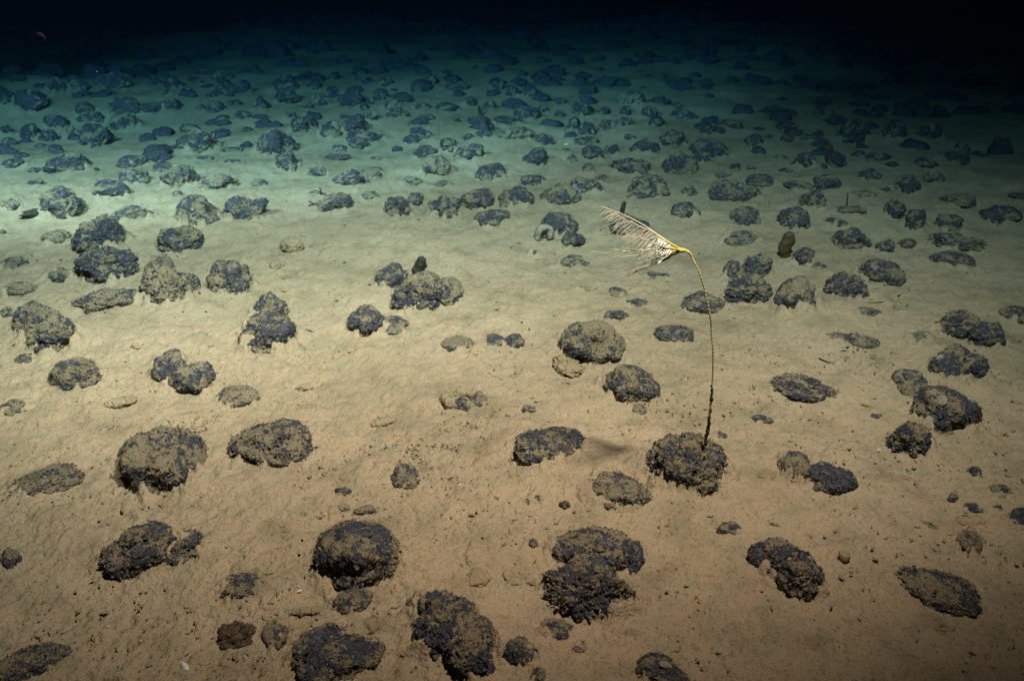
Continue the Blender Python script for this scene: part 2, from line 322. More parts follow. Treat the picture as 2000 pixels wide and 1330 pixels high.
# ------------------------------------------------------------------ the nodules
# outline in the photograph's pixels (x0 y0 x1 y1), style, silt cover 0..9 | label     ('+' = a further lobe of the nodule above)
# styles: d dome, f flat and nearly buried, c craggy knobs, u overhanging front
NODULES = '''
0 778 50 812 f 8|faint nearly buried nodule at the left edge above the low dark one
420 752 508 795 f 9|low silt-covered mound right of the kidney shaped nodule
1640 552 1690 570 f 8|faint silt-covered nodule in front of the craggy one at right
860 655 930 690 f 9|low yellowish silt-covered mound left of the pair of dark wedges
690 985 735 1003 f 8|faint buried nodule below the tiny dark crumb
1490 1010 1530 1030 f 8|faint buried nodule above right of the dark slanting one
229 830 405 968 u 6|round nodule with silt band across its middle, left of the oblong one
444 817 612 914 u 6|oblong silt-topped nodule with dark undercut front and a small knob on its right shoulder
8 904 167 974 f 5|low dark nodule at the left edge with silt across its middle
653 950 688 972 c 4|tiny dark crumb of nodule on bare silt above the two-toned dome
194 1022 350 1131 c 5|wide craggy nodule tapering to a point on its right, near the front left
+275 1030 418 1104 c 5
+250 1016 345 1090 d 6
0 1065 45 1113 c 4|small craggy nodule cut by the left frame edge beside the wide tapering one
428 1115 517 1169 f 2|small dark flat nodule alone between wide tapering nodule and two-toned dome
511 1206 564 1268 f 4|small grey oval nodule just right of the reddish brown tuft
-20 1253 141 1345 c 4|blurred dark nodule in the bottom left corner
610 1014 788 1152 d 2|large two-toned dome nodule, silt above and bare black below
650 1148 729 1197 f 5|low crumbly nodule touching the lower edge of two-toned dome
567 1214 753 1345 d 2|big black dome nodule cut by the bottom frame edge
797 1150 935 1290 c 2|big black craggy nodule with an upright spike at its upper left
+865 1190 977 1326 c 2
+793 1129 842 1222 d 3
977 1241 1053 1309 c 3|small round craggy nodule touching the right of the spiked black nodule
1026 1299 1072 1340 c 3|small dark nodule at bottom edge beneath the round craggy one
999 832 1142 912 d 4|pointed dome nodule beside the dark fan shaped shadow
1130 921 1274 991 f 5|low silt-veiled nodule at the lower left foot of the sea lily's nodule
1255 843 1423 968 c 2|large lumpy nodule carrying the stalk of the sea lily
762 904 822 954 f 7|faint flat nodule almost buried in the silt at picture centre bottom
1078 1028 1260 1110 d 5|curved back half of a two-tier nodule in the front centre
+1205 1052 1260 1125 c 2
+1078 1040 1130 1100 c 4
1057 1088 1243 1214 c 5|round craggy front half of the two-tier nodule
+1055 1105 1090 1155 c 4
1051 1206 1121 1251 f 4|low dark pair of lumps below the two-tier nodule
1113 1260 1142 1284 f 4|tiny grey nodule below the low pair of lumps
1239 1273 1349 1345 d 1|black nodule with a pale round spot, cut by the bottom edge
1032 1051 1053 1069 c 4|tiny dark nodule just left of the two-tier nodule
1457 1047 1590 1135 c 3|dark slanting nodule with a tail, alone right of the two-tier nodule
+1510 1085 1612 1171 c 2
1745 1107 1920 1205 d 4|wide nodule with two black hollows in the lower right corner
1517 875 1582 944 f 4|small grey nodule at the upper left of a larger black oval one
1570 900 1678 966 d 2|black oval nodule right of the sea lily's nodule
+1552 905 1600 940 c 4
1728 821 1829 896 c 2|dark craggy nodule with a silt stripe near its base, right side
1467 809 1511 828 f 3|thin dark sliver of nodule right of the sea lily stalk
1699 807 1726 819 f 3|tiny dark nodule above the craggy striped one
1391 842 1422 859 f 4|tiny nodule just behind the foot of the sea lily
1850 956 1873 983 c 0|small pitch black fragment, upper left of the fragment cluster at right
1881 980 1922 1003 c 2|small arched black fragment in the cluster at right
1887 910 1920 933 c 2|small black fragment at the top of the cluster at right
1933 985 1964 1003 c 1|small black fragment nearest the right edge nodule
1928 945 1982 983 f 6|grainy low mound behind the black fragments at right
1966 989 2030 1043 d 1|smooth black nodule cut by the right frame edge
1395 1016 1447 1049 f 4|small broken dark nodule above the dark slanting one
1866 1028 1920 1082 f 6|faint buried nodule below the oval silt disc
1786 1016 1842 1036 f 7|faint low ridge of nodule left of the oval silt disc
1024 972 1040 988 c 3|left of two tiny dark pebbles on the silt
1040 966 1060 980 c 3|right of two tiny dark pebbles on the silt
463 600 580 697 c 2|tall dark knobbly nodule standing on the left of the open patch
+492 568 566 640 c 3
294 667 368 748 d 3|kidney shaped nodule of two joined lobes, left of centre
+312 694 388 758 d 4
+335 705 422 768 d 1
94 696 198 765 d 5|round grey dome nodule left of the kidney shaped one
28 690 65 708 f 4|tiny low nodule at left between dome and craggy nodules
516 722 551 735 f 4|tiny dark patch of nodule beneath the tall knobbly one
23 586 125 660 d 5|large craggy nodule near the left edge sloping to the right
+50 612 152 689 c 4
0 585 26 620 c 4|nodule cut by left edge touching the large sloping craggy one
0 550 76 581 f 6|flat tan-topped nodule at the left edge
0 500 58 523 f 5|thin low nodule at the left edge above the flat tan-topped one
94 521 140 551 f 4|small smooth grey nodule left of the tallest compound mound
141 480 273 553 c 3|broad dark lower half of the tallest nodule mound at left
138 418 250 495 c 3|upper half of the tallest nodule mound at left
268 515 393 595 c 6|silt-flecked pyramid shaped nodule right of the tallest mound
+280 491 352 560 c 6
141 563 272 612 c 5|low crumbly nodule in front of the tallest mound
401 507 498 574 c 4|triangular nodule with silt hollows, right of the pyramid shaped one
337 379 430 447 c 4|knobbly round nodule standing behind a lower one, left of centre
305 440 403 490 c 4|lower nodule in front of the knobbly round one
431 381 527 434 c 4|nodule with a knob on its right end and shadow at right
214 401 307 436 d 2|smooth dark low dome behind the tallest mound
76 362 168 426 c 4|round nodule with shaggy right flank and frond at its left foot
178 350 254 385 d 2|dark cone shaped nodule with a tail to the right
334 372 357 383 f 4|tiny nodule behind the knobbly round one
617 376 698 413 c 3|dark nodule with a thin twig at its left
0 387 42 411 f 6|pale low patch of nodules at the left edge
0 436 12 457 c 3|nodule fragment cut by the left edge
78 448 140 475 f 7|crumbly tan patch left of the tallest mound
730 511 804 565 c 4|left rear nodule of the cluster carrying the dark sponge
760 535 870 612 c 5|large craggy front nodule of the cluster carrying the dark sponge
+835 540 907 598 c 5
+790 528 860 575 d 5
676 593 752 655 u 4|silt-crusted nodule with dark base in front of the sponge cluster
741 616 799 655 f 4|low tail nodule touching the silt-crusted one
946 651 985 679 f 2|left of a pair of small dark wedges on open silt
985 651 1025 677 f 3|right of a pair of small dark wedges on open silt
1093 625 1224 712 u 6|round silt-topped nodule with deep black shadowed base at centre
1173 710 1291 789 d 5|grey mottled nodule with a claw shaped right end
+1252 730 1291 778 c 3
1235 788 1265 810 f 5|tiny grey nodule below the claw ended one
1175 605 1229 627 c 3|small nodule directly behind the round silt-topped one
1203 581 1268 602 f 3|flat grey nodule, middle of three stacked small ones
1189 560 1224 581 f 5|faint grey nodule, topmost of three stacked small ones
1119 560 1154 574 f 7|faint tan nodule left of the three stacked small ones
1252 530 1308 546 f 3|flat dark nodule below the sea lily arms
1091 497 1154 523 f 5|low crumbly nodule left of the sea lily arm tips
1028 488 1056 499 f 4|tiny low nodule in the open silt above centre
1094 453 1145 480 c 3|small nodule in front of the dome beside the pale arch
1054 413 1130 455 d 2|dark dome nodule behind the pale arch shaped sponge
1190 418 1270 460 c 3|dark nodule seen through the arms of the sea lily
921 408 996 444 c 4|nodule at the front of the row of five behind the open silt
835 380 902 430 c 5|silt-flecked leaning nodule at left of the row of five
895 367 967 408 c 3|large round nodule in the middle of the row of five
972 362 1045 406 c 4|nodule right of the middle in the row of five
793 371 828 401 c 4|small nodule left behind the row of five
746 383 809 425 c 4|pointed nodule left of the row of five
706 373 740 390 f 4|low nodule with a short pale stalk in front
1054 357 1135 401 c 4|round nodule with the pale blue blade leaning on it
1310 394 1369 425 d 4|round nodule above and right of the sea lily crown
1276 635 1365 668 d 3|low dome nodule left of the sea lily stalk's dark part
1329 568 1419 611 d 3|smooth grey dome nodule crossed by the yellow part of the stalk
880 775 918 803 c 2|dark nodule inside the fringed burrow mound
915 763 952 793 f 5|pale grey low nodule right of the fringed burrow mound
1020 790 1050 806 f 4|tiny bluish flat nodule left of the fan shaped shadow
1422 402 1487 441 d 5|pale silty round nodule right of the sea lily
1413 450 1480 480 f 5|flat streaky nodule below the pale silty round one
1517 402 1583 445 c 3|nodule with slanting dark top behind the brown sponge
1544 482 1592 518 c 4|nodule touching the foot of the brown sponge
1569 507 1614 528 f 5|low front lobe nodule by the brown sponge's nodule
1411 503 1456 549 c 3|rear left nodule of the big pile below the brown sponge
1448 494 1510 542 c 3|rear right nodule of the big pile below the brown sponge
1413 532 1512 595 c 3|front nodule of the big pile below the brown sponge
1510 538 1595 614 c 5|horseshoe nodule with silt hollow, right of the big pile
1606 530 1699 586 c 4|craggy nodule in front of the smooth two-knobbed one
1666 503 1770 558 d 3|smooth nodule with two round dark knobs and silt between
1620 443 1703 487 c 3|knobbly nodule right of the brown sponge
1607 424 1660 445 f 4|low nodule behind the knobbly one right of the brown sponge
1623 401 1696 418 f 4|flat nodule with the thin upright stem behind it
1708 466 1750 493 c 4|left of two small nodules joined by tan silt
1752 466 1791 485 c 4|right of two small nodules joined by tan silt
1812 450 1927 493 c 4|wide nodule above a flatter oval one at right
1814 489 1908 521 d 4|flat oval nodule below the wide one at right
1819 417 1883 454 c 2|dark craggy nodule behind the wide one at right
1724 385 1772 424 c 2|upper of a diagonal chain of dark nodules at right
1763 408 1810 448 c 2|lower of a diagonal chain of dark nodules at right
1832 378 1908 406 d 3|dim dome nodule above the dark craggy one at right
1911 401 1998 436 d 2|dim low dark nodule near the right edge
1968 376 2020 395 d 1|dim dark nodule cut by the right edge, upper
1950 597 2030 634 d 3|low nodule cut by the right edge above the large dark one
1821 604 1925 662 c 3|large dark nodule sloping down to the right, right edge
+1885 626 1966 678 c 3
1812 671 1934 745 d 1|black nodule with a pale spot on its left, right side
1740 720 1812 777 d 4|grey nodule left of and behind the one with a pale disc
1777 752 1920 842 d 2|large dark nodule with a pale disc on its top, right side
1501 728 1640 786 c 4|crescent nodule with silt hollow in front, right of the stalk
1613 648 1720 680 f 5|low streaky nodule on the open silt at right
1659 599 1722 618 f 5|low grey nodule in front of the horseshoe nodule
1777 645 1820 675 f 7|faint tan nodule left of the large sloping dark one
224 303 292 329 d 2|dark nodule with white spot, upper of two at left
231 327 294 362 d 4|nodule below the one with a white spot at left
297 311 340 340 c 4|small nodule behind the left of the wide silt-flecked pair
311 318 396 369 c 6|left, taller of the wide silt-flecked pair
388 338 467 370 c 6|right, lower of the wide silt-flecked pair
51 350 86 366 f 5|low faint nodule above the shaggy round one at left
82 297 183 339 u 4|broad nodule with dark front and small spur, far left
84 285 124 303 c 4|nodule behind the broad dark-fronted one, far left
24 297 56 310 d 3|tiny nodule left behind the broad dark-fronted one
0 308 51 332 d 4|nodule cut by left edge beside the broad dark-fronted one
52 327 82 336 f 4|tiny flat nodule between edge nodule and broad dark-fronted one
600 325 644 345 c 4|small nodule left of a wider crumbly pair
649 331 715 364 c 4|crumbly nodule, left and larger of a pair
700 326 750 350 f 5|pale nodule, right and smaller of a crumbly pair
490 350 525 367 f 7|pale tuft of silt-covered nodule alone on the slope
785 345 826 362 f 5|pale low nodule left of the small flat dark one
842 352 890 369 c 3|small flat dark nodule behind the row of five
822 301 880 347 c 6|silt-flecked blocky nodule below a darker twin
805 283 857 310 c 4|dark nodule leaning on the silt-flecked blocky one
859 269 894 297 c 3|small dark upright nodule above a wide one
885 280 950 313 c 3|wide nodule right below the small upright one
927 318 990 352 d 4|nodule with smooth dark front left of the lone dark block
1020 287 1072 324 c 2|lone dark blocky nodule on clear silt, upper centre
1097 257 1127 271 f 5|small nodule by a white spot, upper centre
1118 266 1171 284 d 2|smooth dark nodule right of the white spot
1135 283 1180 312 c 3|left of two touching nodules right of the dark block
1178 282 1211 304 d 4|right of two touching nodules right of the dark block
1095 289 1113 297 f 4|tiny flat nodule between the dark block and touching pair
1107 301 1128 317 f 6|faint tan nodule below the touching pair
1135 317 1163 340 f 6|faint crumbly nodule in front of the touching pair
1188 308 1272 343 c 4|wide ragged nodule in front of the flat bluish one
1218 264 1244 275 f 3|small flat nodule behind the flat bluish one
1228 270 1291 301 d 2|flat bluish nodule sloping to the right, upper right of centre
1285 252 1345 289 c 4|craggy nodule left of the large smooth mound
1344 268 1424 306 d 3|large smooth dark mound on the crest, upper right
1354 296 1393 320 c 3|small nodule at the foot of the large smooth mound
1291 296 1365 345 c 4|tall knobbly nodule below the crest, upper right
1016 341 1065 364 f 5|pale nodule behind the one with the blue blade
1114 343 1179 378 c 3|nodule right behind the pale blue blade
1160 341 1191 357 f 5|small pale nodule right of the blue blade's neighbours
1223 340 1310 385 c 4|wide low nodule with a tan right side, above the sea lily
1223 378 1265 390 f 3|small flat nodule in front of the wide tan-sided one
1330 360 1365 385 c 5|small crumbly nodule left of a wide craggy one
1382 348 1487 394 c 4|wide craggy nodule with silt gaps, upper right
1454 338 1519 364 c 3|nodule behind the wide craggy one, upper right
1396 336 1443 348 f 4|thin flat nodule behind the wide craggy one
1529 352 1590 371 f 4|low nodule behind the curved one, upper right
1556 369 1620 411 c 3|curved nodule with tail to lower right, upper right
1587 340 1648 371 c 3|nodule behind the curved one, upper right
1664 371 1715 388 f 4|flat nodule right of the thin upright stem
1674 329 1723 352 d 2|dim dark nodule above the flat one, upper right
1545 297 1594 329 c 3|nodule left of the square ended dark one
1610 294 1655 326 d 1|square ended dark nodule in the dim upper right
1596 318 1617 332 c 3|small nodule at the foot of the square ended dark one
1660 294 1694 310 d 2|small dim nodule right of the square ended one
1690 296 1743 317 d 2|dim pointed nodule, second right of the square ended one
1727 315 1758 326 f 3|dim flat nodule below the dim pointed one
1783 306 1834 329 d 2|dim nodule left of a larger dim mound at right
1829 294 1895 322 d 2|larger dim mound in the darkening right
1745 340 1800 380 c 2|left nodule of a dim close pair at right
1795 332 1846 362 c 3|right nodule of a dim close pair at right
497 250 585 304 c 4|large nodule with a black glossy hollow in its front, upper left
537 297 588 332 c 3|upright nodule at the foot of the one with black hollow
343 250 434 298 c 5|broad silt-flecked hill shaped nodule, upper left
350 241 392 259 d 2|smooth dark top behind the hill shaped nodule
287 280 336 298 d 2|flat bluish nodule left of the hill shaped one
430 287 480 299 f 4|low crumbly streak right of the hill shaped nodule
378 304 418 315 f 4|thin flat nodule below the hill shaped one
436 310 469 320 f 4|thin flat nodule, right of the other thin one below the hill
150 240 226 292 c 3|tall dark round nodule at upper left
150 220 206 246 c 5|silt-topped nodule behind the tall dark round one
145 196 186 224 d 3|cone nodule behind the silt-topped one at upper left
37 241 84 273 c 2|dark nodule beside the spiky one, far upper left
73 252 115 278 c 1|black spiky edged nodule, far upper left
84 224 135 250 d 2|smooth bluish nodule behind the spiky edged one
128 245 152 264 f 6|tan nodule touching left of the tall dark round one
210 189 280 222 d 2|broad dark nodule above a silt-flecked one, upper left
213 217 278 252 c 6|silt-flecked nodule below a broad dark one, upper left
273 210 325 231 d 2|dark nodule at lower left of an arched one
310 194 355 217 c 3|arched nodule right of the broad dark one
567 227 614 261 c 3|dark round nodule right above the one with black hollow
668 224 721 259 c 2|dark round nodule piled on a flat wide one
672 256 754 278 d 2|flat wide nodule under the dark round one
679 271 721 291 c 4|small nodule below the flat wide one
620 242 668 269 f 5|pale nodule left of the dark round one on the pile
658 158 715 214 c 2|tall dark nodule pile in the far centre left
952 226 1025 248 u 1|long dark wall-like nodule in the far centre
910 224 959 245 c 3|nodule at left end of the long dark wall-like one
967 247 1045 275 c 5|pale crumbly nodule row below the long dark one
1044 259 1085 283 c 3|dark nodule at the right end of the pale crumbly row
927 253 967 269 c 3|dark nodule at the left end of the pale crumbly row
787 261 824 280 d 3|left half of a small crescent pair, upper centre
810 252 847 271 c 4|right half of a small crescent pair, upper centre
1631 228 1701 280 c 1|large very dim dark nodule at upper right
'''
FAR = {
'far left band': '''0 126 45 150;66 115 115 140;88 143 135 178;130 155 178 176;180 140 258 177;25 172 102 213;287 150 316 166;318 146 359 175;304 175 343 187;353 170 380 183;376 154 399 164;
415 159 448 175;440 156 490 186;381 135 408 147;410 136 455 157;402 182 427 192;381 203 402 216;400 196 444 219;443 194 472 206;420 224 450 235;458 215 492 234;0 205 31 224;0 238 24 262;0 268 37 285;65 280 94 290;471 248 493 256''',
'far centre band': '''487 123 507 140;532 144 588 175;535 168 585 201;598 150 630 178;637 140 665 158;637 168 661 182;602 182 651 208;492 187 528 215;555 217 581 234;579 203 614 217;764 285 789 296;749 194 786 212;
754 207 800 231;726 171 761 196;716 217 742 236;702 196 721 215;807 199 842 214;850 199 898 221;817 223 850 235;882 229 901 240;1003 206 1057 235;1048 196 1071 220;908 185 932 207;
800 154 848 182;833 144 857 165;866 145 901 165;870 165 919 184;961 150 985 175;985 161 1020 190;1015 165 1050 188;940 189 971 217;901 261 926 275;690 140 722 158;740 150 770 166''',
'far right band': '''1080 189 1107 207;1083 212 1104 229;1115 186 1160 228;1104 224 1135 255;1129 231 1167 264;1167 233 1205 255;1195 228 1241 250;1167 208 1192 224;1199 175 1261 205;1209 206 1233 224;
1251 206 1286 231;1265 226 1300 248;1307 213 1365 236;1309 201 1333 212;1396 233 1456 254;1513 233 1559 252;1484 206 1559 228;1580 206 1636 229;1720 231 1772 270;1790 238 1846 270;1937 270 1979 292;1452 262 1492 283;
1491 261 1510 273;1524 261 1552 278;1562 262 1615 277;1366 242 1391 262;1863 276 1895 297;1895 294 1935 311;1510 303 1541 311;1520 329 1550 338;1424 318 1447 332;1457 325 1477 333;1720 364 1740 376'''}
FAR_LABEL = {'far left band': 'small dark nodule in the dim greenish band at upper left',
             'far centre band': 'small dark nodule crowded in the dim greenish band at upper centre',
             'far right band': 'small dim nodule in the dark greenish band at upper right'}

def nodule_shape(w_px, style, silt, seed, level):
    """unit nodule (x, y within about 1, z from -0.35 up to 1) and its silt cover"""
    rg = np.random.default_rng(seed)
    D, F = ico(level)
    off = rg.random(3) * 60
    P = D.copy()
    lo = fbm(D * 1.05 + off, 2)
    amp_k = {'d': 0.07, 'f': 0.06, 'c': 0.21, 'u': 0.12}[style]
    nk = {'d': 30, 'f': 40, 'c': 26, 'u': 34}[style]
    K = rg.normal(size=(nk, 3)); K /= np.linalg.norm(K, axis=1)[:, None]
    wd = D + 0.18 * np.stack([vnoise(D * 3 + off + 9), vnoise(D * 3 + off + 19), vnoise(D * 3 + off + 29)], 1)
    dist = np.sqrt(np.maximum(0, ((wd[:, None] - K[None]) ** 2).sum(-1)))
    dist.sort(axis=1)
    knob = (1 - np.clip(dist[:, 0] / 0.62, 0, 1) ** 2) + 0.12 * np.clip((dist[:, 1] - dist[:, 0]) / 0.25, 0, 1)
    rough = (0.080 if style == 'c' else 0.050) * rg.uniform(0.65, 1.3)
    r = 1 + 0.27 * lo + amp_k * (knob - 0.7)
    q = D * 5.5 + off
    f1 = fbm(q, 3, 0.6)
    f2 = 1 - 2 * np.abs(fbm(D * 8 + off + 3 + 0.6 * f1[:, None], 2))     # crinkled ridges
    f3 = fbm(D * 23 + off, 2, 0.7)
    r = r + rough * (f1 + 0.75 * f2 + 0.55 * f3)
    P = D * r[:, None]
    # silt lies where the crust faces up, in hollows and in broad patches with ragged outlines
    N = normals(P, F)
    patch = fbm(D * 1.9 + off + 31, 3, 0.55)
    rag = fbm(D * 7 + off + 41, 3, 0.65)
    s = 0.12 + 0.075 * (silt - 4.2) + 0.62 * patch + 0.34 * rag + 0.30 * (N[:, 2] - 0.45) - 0.14 * f1 - 0.16 * f2
    s = s + (0.25 if style == 'u' else 0.72) * smooth(0.46, 0.0, P[:, 2]) * (0.55 + 0.9 * rag) * (0.80 + 0.40 * D[:, 1])
    s = 0.49 + 0.85 * (s + 0.44 - 0.5) + rg.uniform(-0.10, 0.10)
    P = P + N * (0.022 * smooth(0.40, 0.62, s))[:, None]
    return P, F, s

def fit_nodule(x0, y0, x1, y1, style, P):
    """size and place the unit nodule so that it fills its outline seen from the camera"""
    xc = (x0 + x1) / 2
    foot = on_ground(xc, y1 - 0.02 * (y1 - y0))
    dep = foot[1] * CP + (CAM_H - foot[2]) * SP
    a = (x1 - x0) / 2 * dep / FPX
    ang = math.atan2(foot[0], foot[1])
    d = ray(xc, y0); tn = -d[2] / math.hypot(d[0], d[1])
    r0 = (CAM_H - foot[2]) / tn; rf = math.hypot(foot[0], foot[1])
    Dh = max(0.004, (r0 - rf) * tn)
    bw = {'f': 0.8, 'd': 0.85, 'c': 0.8, 'u': 0.85}[style]
    h2 = Dh * Dh - 2 * Dh * bw * a * tn
    h = math.sqrt(max(h2, 0))
    hi, lo_ = {'f': (0.45, 0.16), 'd': (0.8, 0.35), 'c': (1.0, 0.38), 'u': (0.85, 0.4)}[style]
    h = min(max(h, lo_ * a), hi * a, 0.93 * Dh)
    b = min(max((Dh * Dh - h * h) / (2 * Dh * tn), 0.35 * a), 1.5 * a)
    lift = {'f': 0.0, 'd': 0.12, 'c': 0.15, 'u': 0.36}[style]
    ca, sa_ = math.cos(-ang), math.sin(-ang)
    def place(a, b, h, rc, sx):
        z = P[:, 2] * h / (1 + lift) + lift * h / (1 + lift)
        lx, ly = P[:, 0] * a, P[:, 1] * b
        return np.stack([lx * ca - ly * sa_, lx * sa_ + ly * ca, z], 1), np.array([math.sin(ang) * rc + sx * ca, math.cos(ang) * rc + sx * sa_])
    rc, sx = rf + b, 0.0
    for _ in range(6):
        V, c = place(a, b, h, rc, sx)
        g = float(ground0(c[0], c[1])[0])
        Wd = V + np.array([c[0], c[1], g])
        up = V[:, 2] > 0.0
        u, v = project(Wd[up])
        kw = (x1 - x0) / max(1, u.max() - u.min()); kh = (y1 - y0) / max(1, v.max() - v.min())
        a *= min(max(kw, 0.7), 1.4)
        k = min(max(kh, 0.7), 1.4) ** 0.9
        b = min(max(b * k, 0.3 * a), 1.7 * a); h = min(max(h * k, 0.12 * a), 1.25 * a)
        sx += ((x0 + x1) / 2 - (u.max() + u.min()) / 2) * dep / FPX
        dv = y1 - v.max()
        rc -= dv * dep / FPX / max(0.15, math.sin(math.atan2(CAM_H, rf)))
    V, c = place(a, b, h, rc, sx)
    return V, np.array([c[0], c[1], float(ground0(c[0], c[1])[0])]), a, b, h, ang

APRONS = []                                          # x, y, a, b, h, angle of every nodule, for the silt banked round it
def make_flakes(name, V, F, w_px, seed, parent, mat, n):
    """ragged curled flakes of silt and crust that fringe a nodule"""
    rg = np.random.default_rng(seed + 5)
    N = normals(V, F)
    ok = np.where(V[:, 2] > 0)[0]
    if len(ok) < 10: return
    wgt = np.clip(1.15 - N[ok, 2], 0.1, 1.2); wgt /= wgt.sum()
    idx = rg.choice(ok, n, p=wgt)
    size = (V[:, 0].max() - V[:, 0].min()) * rg.choice([0.016, 0.022, 0.03, 0.045], n, p=[.35, .35, .2, .1]) * rg.uniform(.8, 1.2, n)
    base, nr = V[idx], N[idx]
    t = np.cross(nr, rg.normal(size=(n, 3))); t /= np.linalg.norm(t, axis=1)[:, None] + 1e-9
    out = nr * rg.uniform(0.3, 1.0, n)[:, None] + t * rg.uniform(-1, 1, n)[:, None] + np.array([0, 0, 0.25]); out /= np.linalg.norm(out, axis=1)[:, None]
    side = np.cross(out, nr + 0.3 * t); side /= np.linalg.norm(side, axis=1)[:, None] + 1e-9
    s = size[:, None]
    wv = rg.uniform(0.25, 0.55, n)[:, None]
    p0, p1 = base - side * s * wv - nr * s * .2, base + side * s * wv - nr * s * .2
    mid = base + out * s * 0.6
    p2, p3 = mid + side * s * wv * 1.1, mid - side * s * wv * 0.8
    p4 = mid + (out * 0.5 - nr * 0.3 + side * rg.uniform(-.5, .5, n)[:, None]) * s
    VV = np.stack([p0, p1, p2, p3, p4], 1).reshape(-1, 3)
    i = np.arange(n)[:, None] * 5
    FF = np.concatenate([i + np.array([[0, 1, 2]]), i + np.array([[0, 2, 3]]), i + np.array([[3, 2, 4]])])
    return add_mesh(name, VV, FF, mat, parent, smooth_shade=False, kind='stuff')

def build_nodule(x0, y0, x1, y1, style, silt, seed, parent=None):
    w = x1 - x0
    level = 5 if w > 98 else 4 if w > 40 else 3
    P, F, s = nodule_shape(w, style, silt, seed, level)
    V, c, a, b, h, ang = fit_nodule(x0, y0, x1, y1, style, P)
    deep = -0.35 * h
    keep = (V[F][:, :, 2].max(1) > deep)             # what lies deep in the silt is not built
    F = F[keep]
    used = np.unique(F); m = np.full(len(V), -1); m[used] = np.arange(len(used))
    V, F, s = V[used], m[F], s[used]
    if parent is None:
        o = add_mesh('nodule', V, F, M_NOD, attrs={'silt': s})
        o.location = [float(k) for k in c]
    else:
        V = V + (c - np.array(parent.location))
        o = add_mesh('lobe', V, F, M_NOD, parent, attrs={'silt': s})
    APRONS.append((c[0], c[1], a, b, h, ang, style))
    if w > 44:
        n = int(min(950, 5.0 * w * (0.7 + 0.08 * silt)))
        if style in 'cu': n = int(n * 1.3)
        if parent is None: make_flakes('silt_flakes', V, F, w, seed, o, M_FLAKE, n)
        else: make_flakes('silt_flakes', V, F, w, seed, o, M_FLAKE, n)
    return o

last, n_id = None, 0
SEA_LILY_NODULE = None
GROUP = 'manganese nodules scattered over the seabed'
for line in NODULES.strip().splitlines():
    head, _, lab = line.partition('|')
    n_id += 1
    if head.startswith('+'):
        q = head[1:].split()
        build_nodule(*map(float, q[:4]), q[4], float(q[5]), 100 + n_id, last)
        continue
    q = head.split()
    last = build_nodule(*map(float, q[:4]), q[4], float(q[5]) - (1.4 if float(q[3]) < 340 else 0), 100 + n_id)
    tag(last, lab, 'nodule', GROUP)
    if 'carrying the stalk' in lab: SEA_LILY_NODULE = last
LANDMARKS = []
for line in NODULES.strip().splitlines():
    head, _, lab = line.partition('|')
    if lab:
        q = list(map(float, head.split()[:4]))
        short = lab.split(',')[0]
        if len(short.split()) <= 7 and q[3] < 420: LANDMARKS.append(((q[0] + q[2]) / 2, (q[1] + q[3]) / 2, short))
_cnt = {}
for m in LANDMARKS: _cnt[m[2]] = _cnt.get(m[2], 0) + 1
LANDMARKS = [m for m in LANDMARKS if _cnt[m[2]] == 1]
def side_of(x, y, m):
    dx, dy = x - m[0], (y - m[1]) * 2.2
    a = math.degrees(math.atan2(-dy, dx)) % 360
    return ['right of', 'behind right of', 'behind', 'behind left of', 'left of', 'in front left of', 'in front of', 'in front right of'][int((a + 22.5) // 45) % 8]
far_all = []
for zone, txt in FAR.items():
    for item in txt.replace('\n', '').split(';'):
        q = list(map(float, item.split()))
        far_all.append((zone, q, (q[0] + q[2]) / 2, (q[1] + q[3]) / 2))
ALL = [(f[2], f[3]) for f in far_all]
for line in NODULES.strip().splitlines():
    q = list(map(float, line.partition('|')[0].lstrip('+').split()[:4]))
    if not line.startswith('+'): ALL.append(((q[0] + q[2]) / 2, (q[1] + q[3]) / 2))
def own_label(k):
    """which of the far nodules this is, told by the nearest nodule one can find; None where nothing tells it apart"""
    zone, q, x, y = far_all[k]
    w, h = q[2] - q[0], q[3] - q[1]
    for m in sorted(LANDMARKS, key=lambda m: math.hypot(x - m[0], 2.2 * (y - m[1])))[:5]:
        d = math.hypot(x - m[0], 2.2 * (y - m[1]))
        if d > 230: return None
        s = side_of(x, y, m)
        near = sorted(c for c in (math.hypot(u - m[0], 2.2 * (v - m[1])) for u, v in ALL if side_of(u, v, m) == s) if c > 1)
        rank = sum(c < d - 0.5 for c in near)
        if rank < 3:
            size = 'broad' if w > 52 else 'tiny' if w < 27 else 'small'
            return size + ' dim nodule' + ('', ', second ', ', third ')[rank] + (' ' if rank == 0 else '') + s + ' the ' + m[2]
    return None
for k, (zone, q, _x, _y) in enumerate(far_all):
    n_id += 1
    st = 'f' if (q[3] - q[1]) < 0.36 * (q[2] - q[0]) else 'cd'[k % 2]
    o = build_nodule(*q, st, 0.8 + (k * 7 % 3), 100 + n_id)
    lab = own_label(k)
    tag(o, lab or FAR_LABEL[zone], 'nodule', GROUP if lab else 'nodules of the ' + zone)
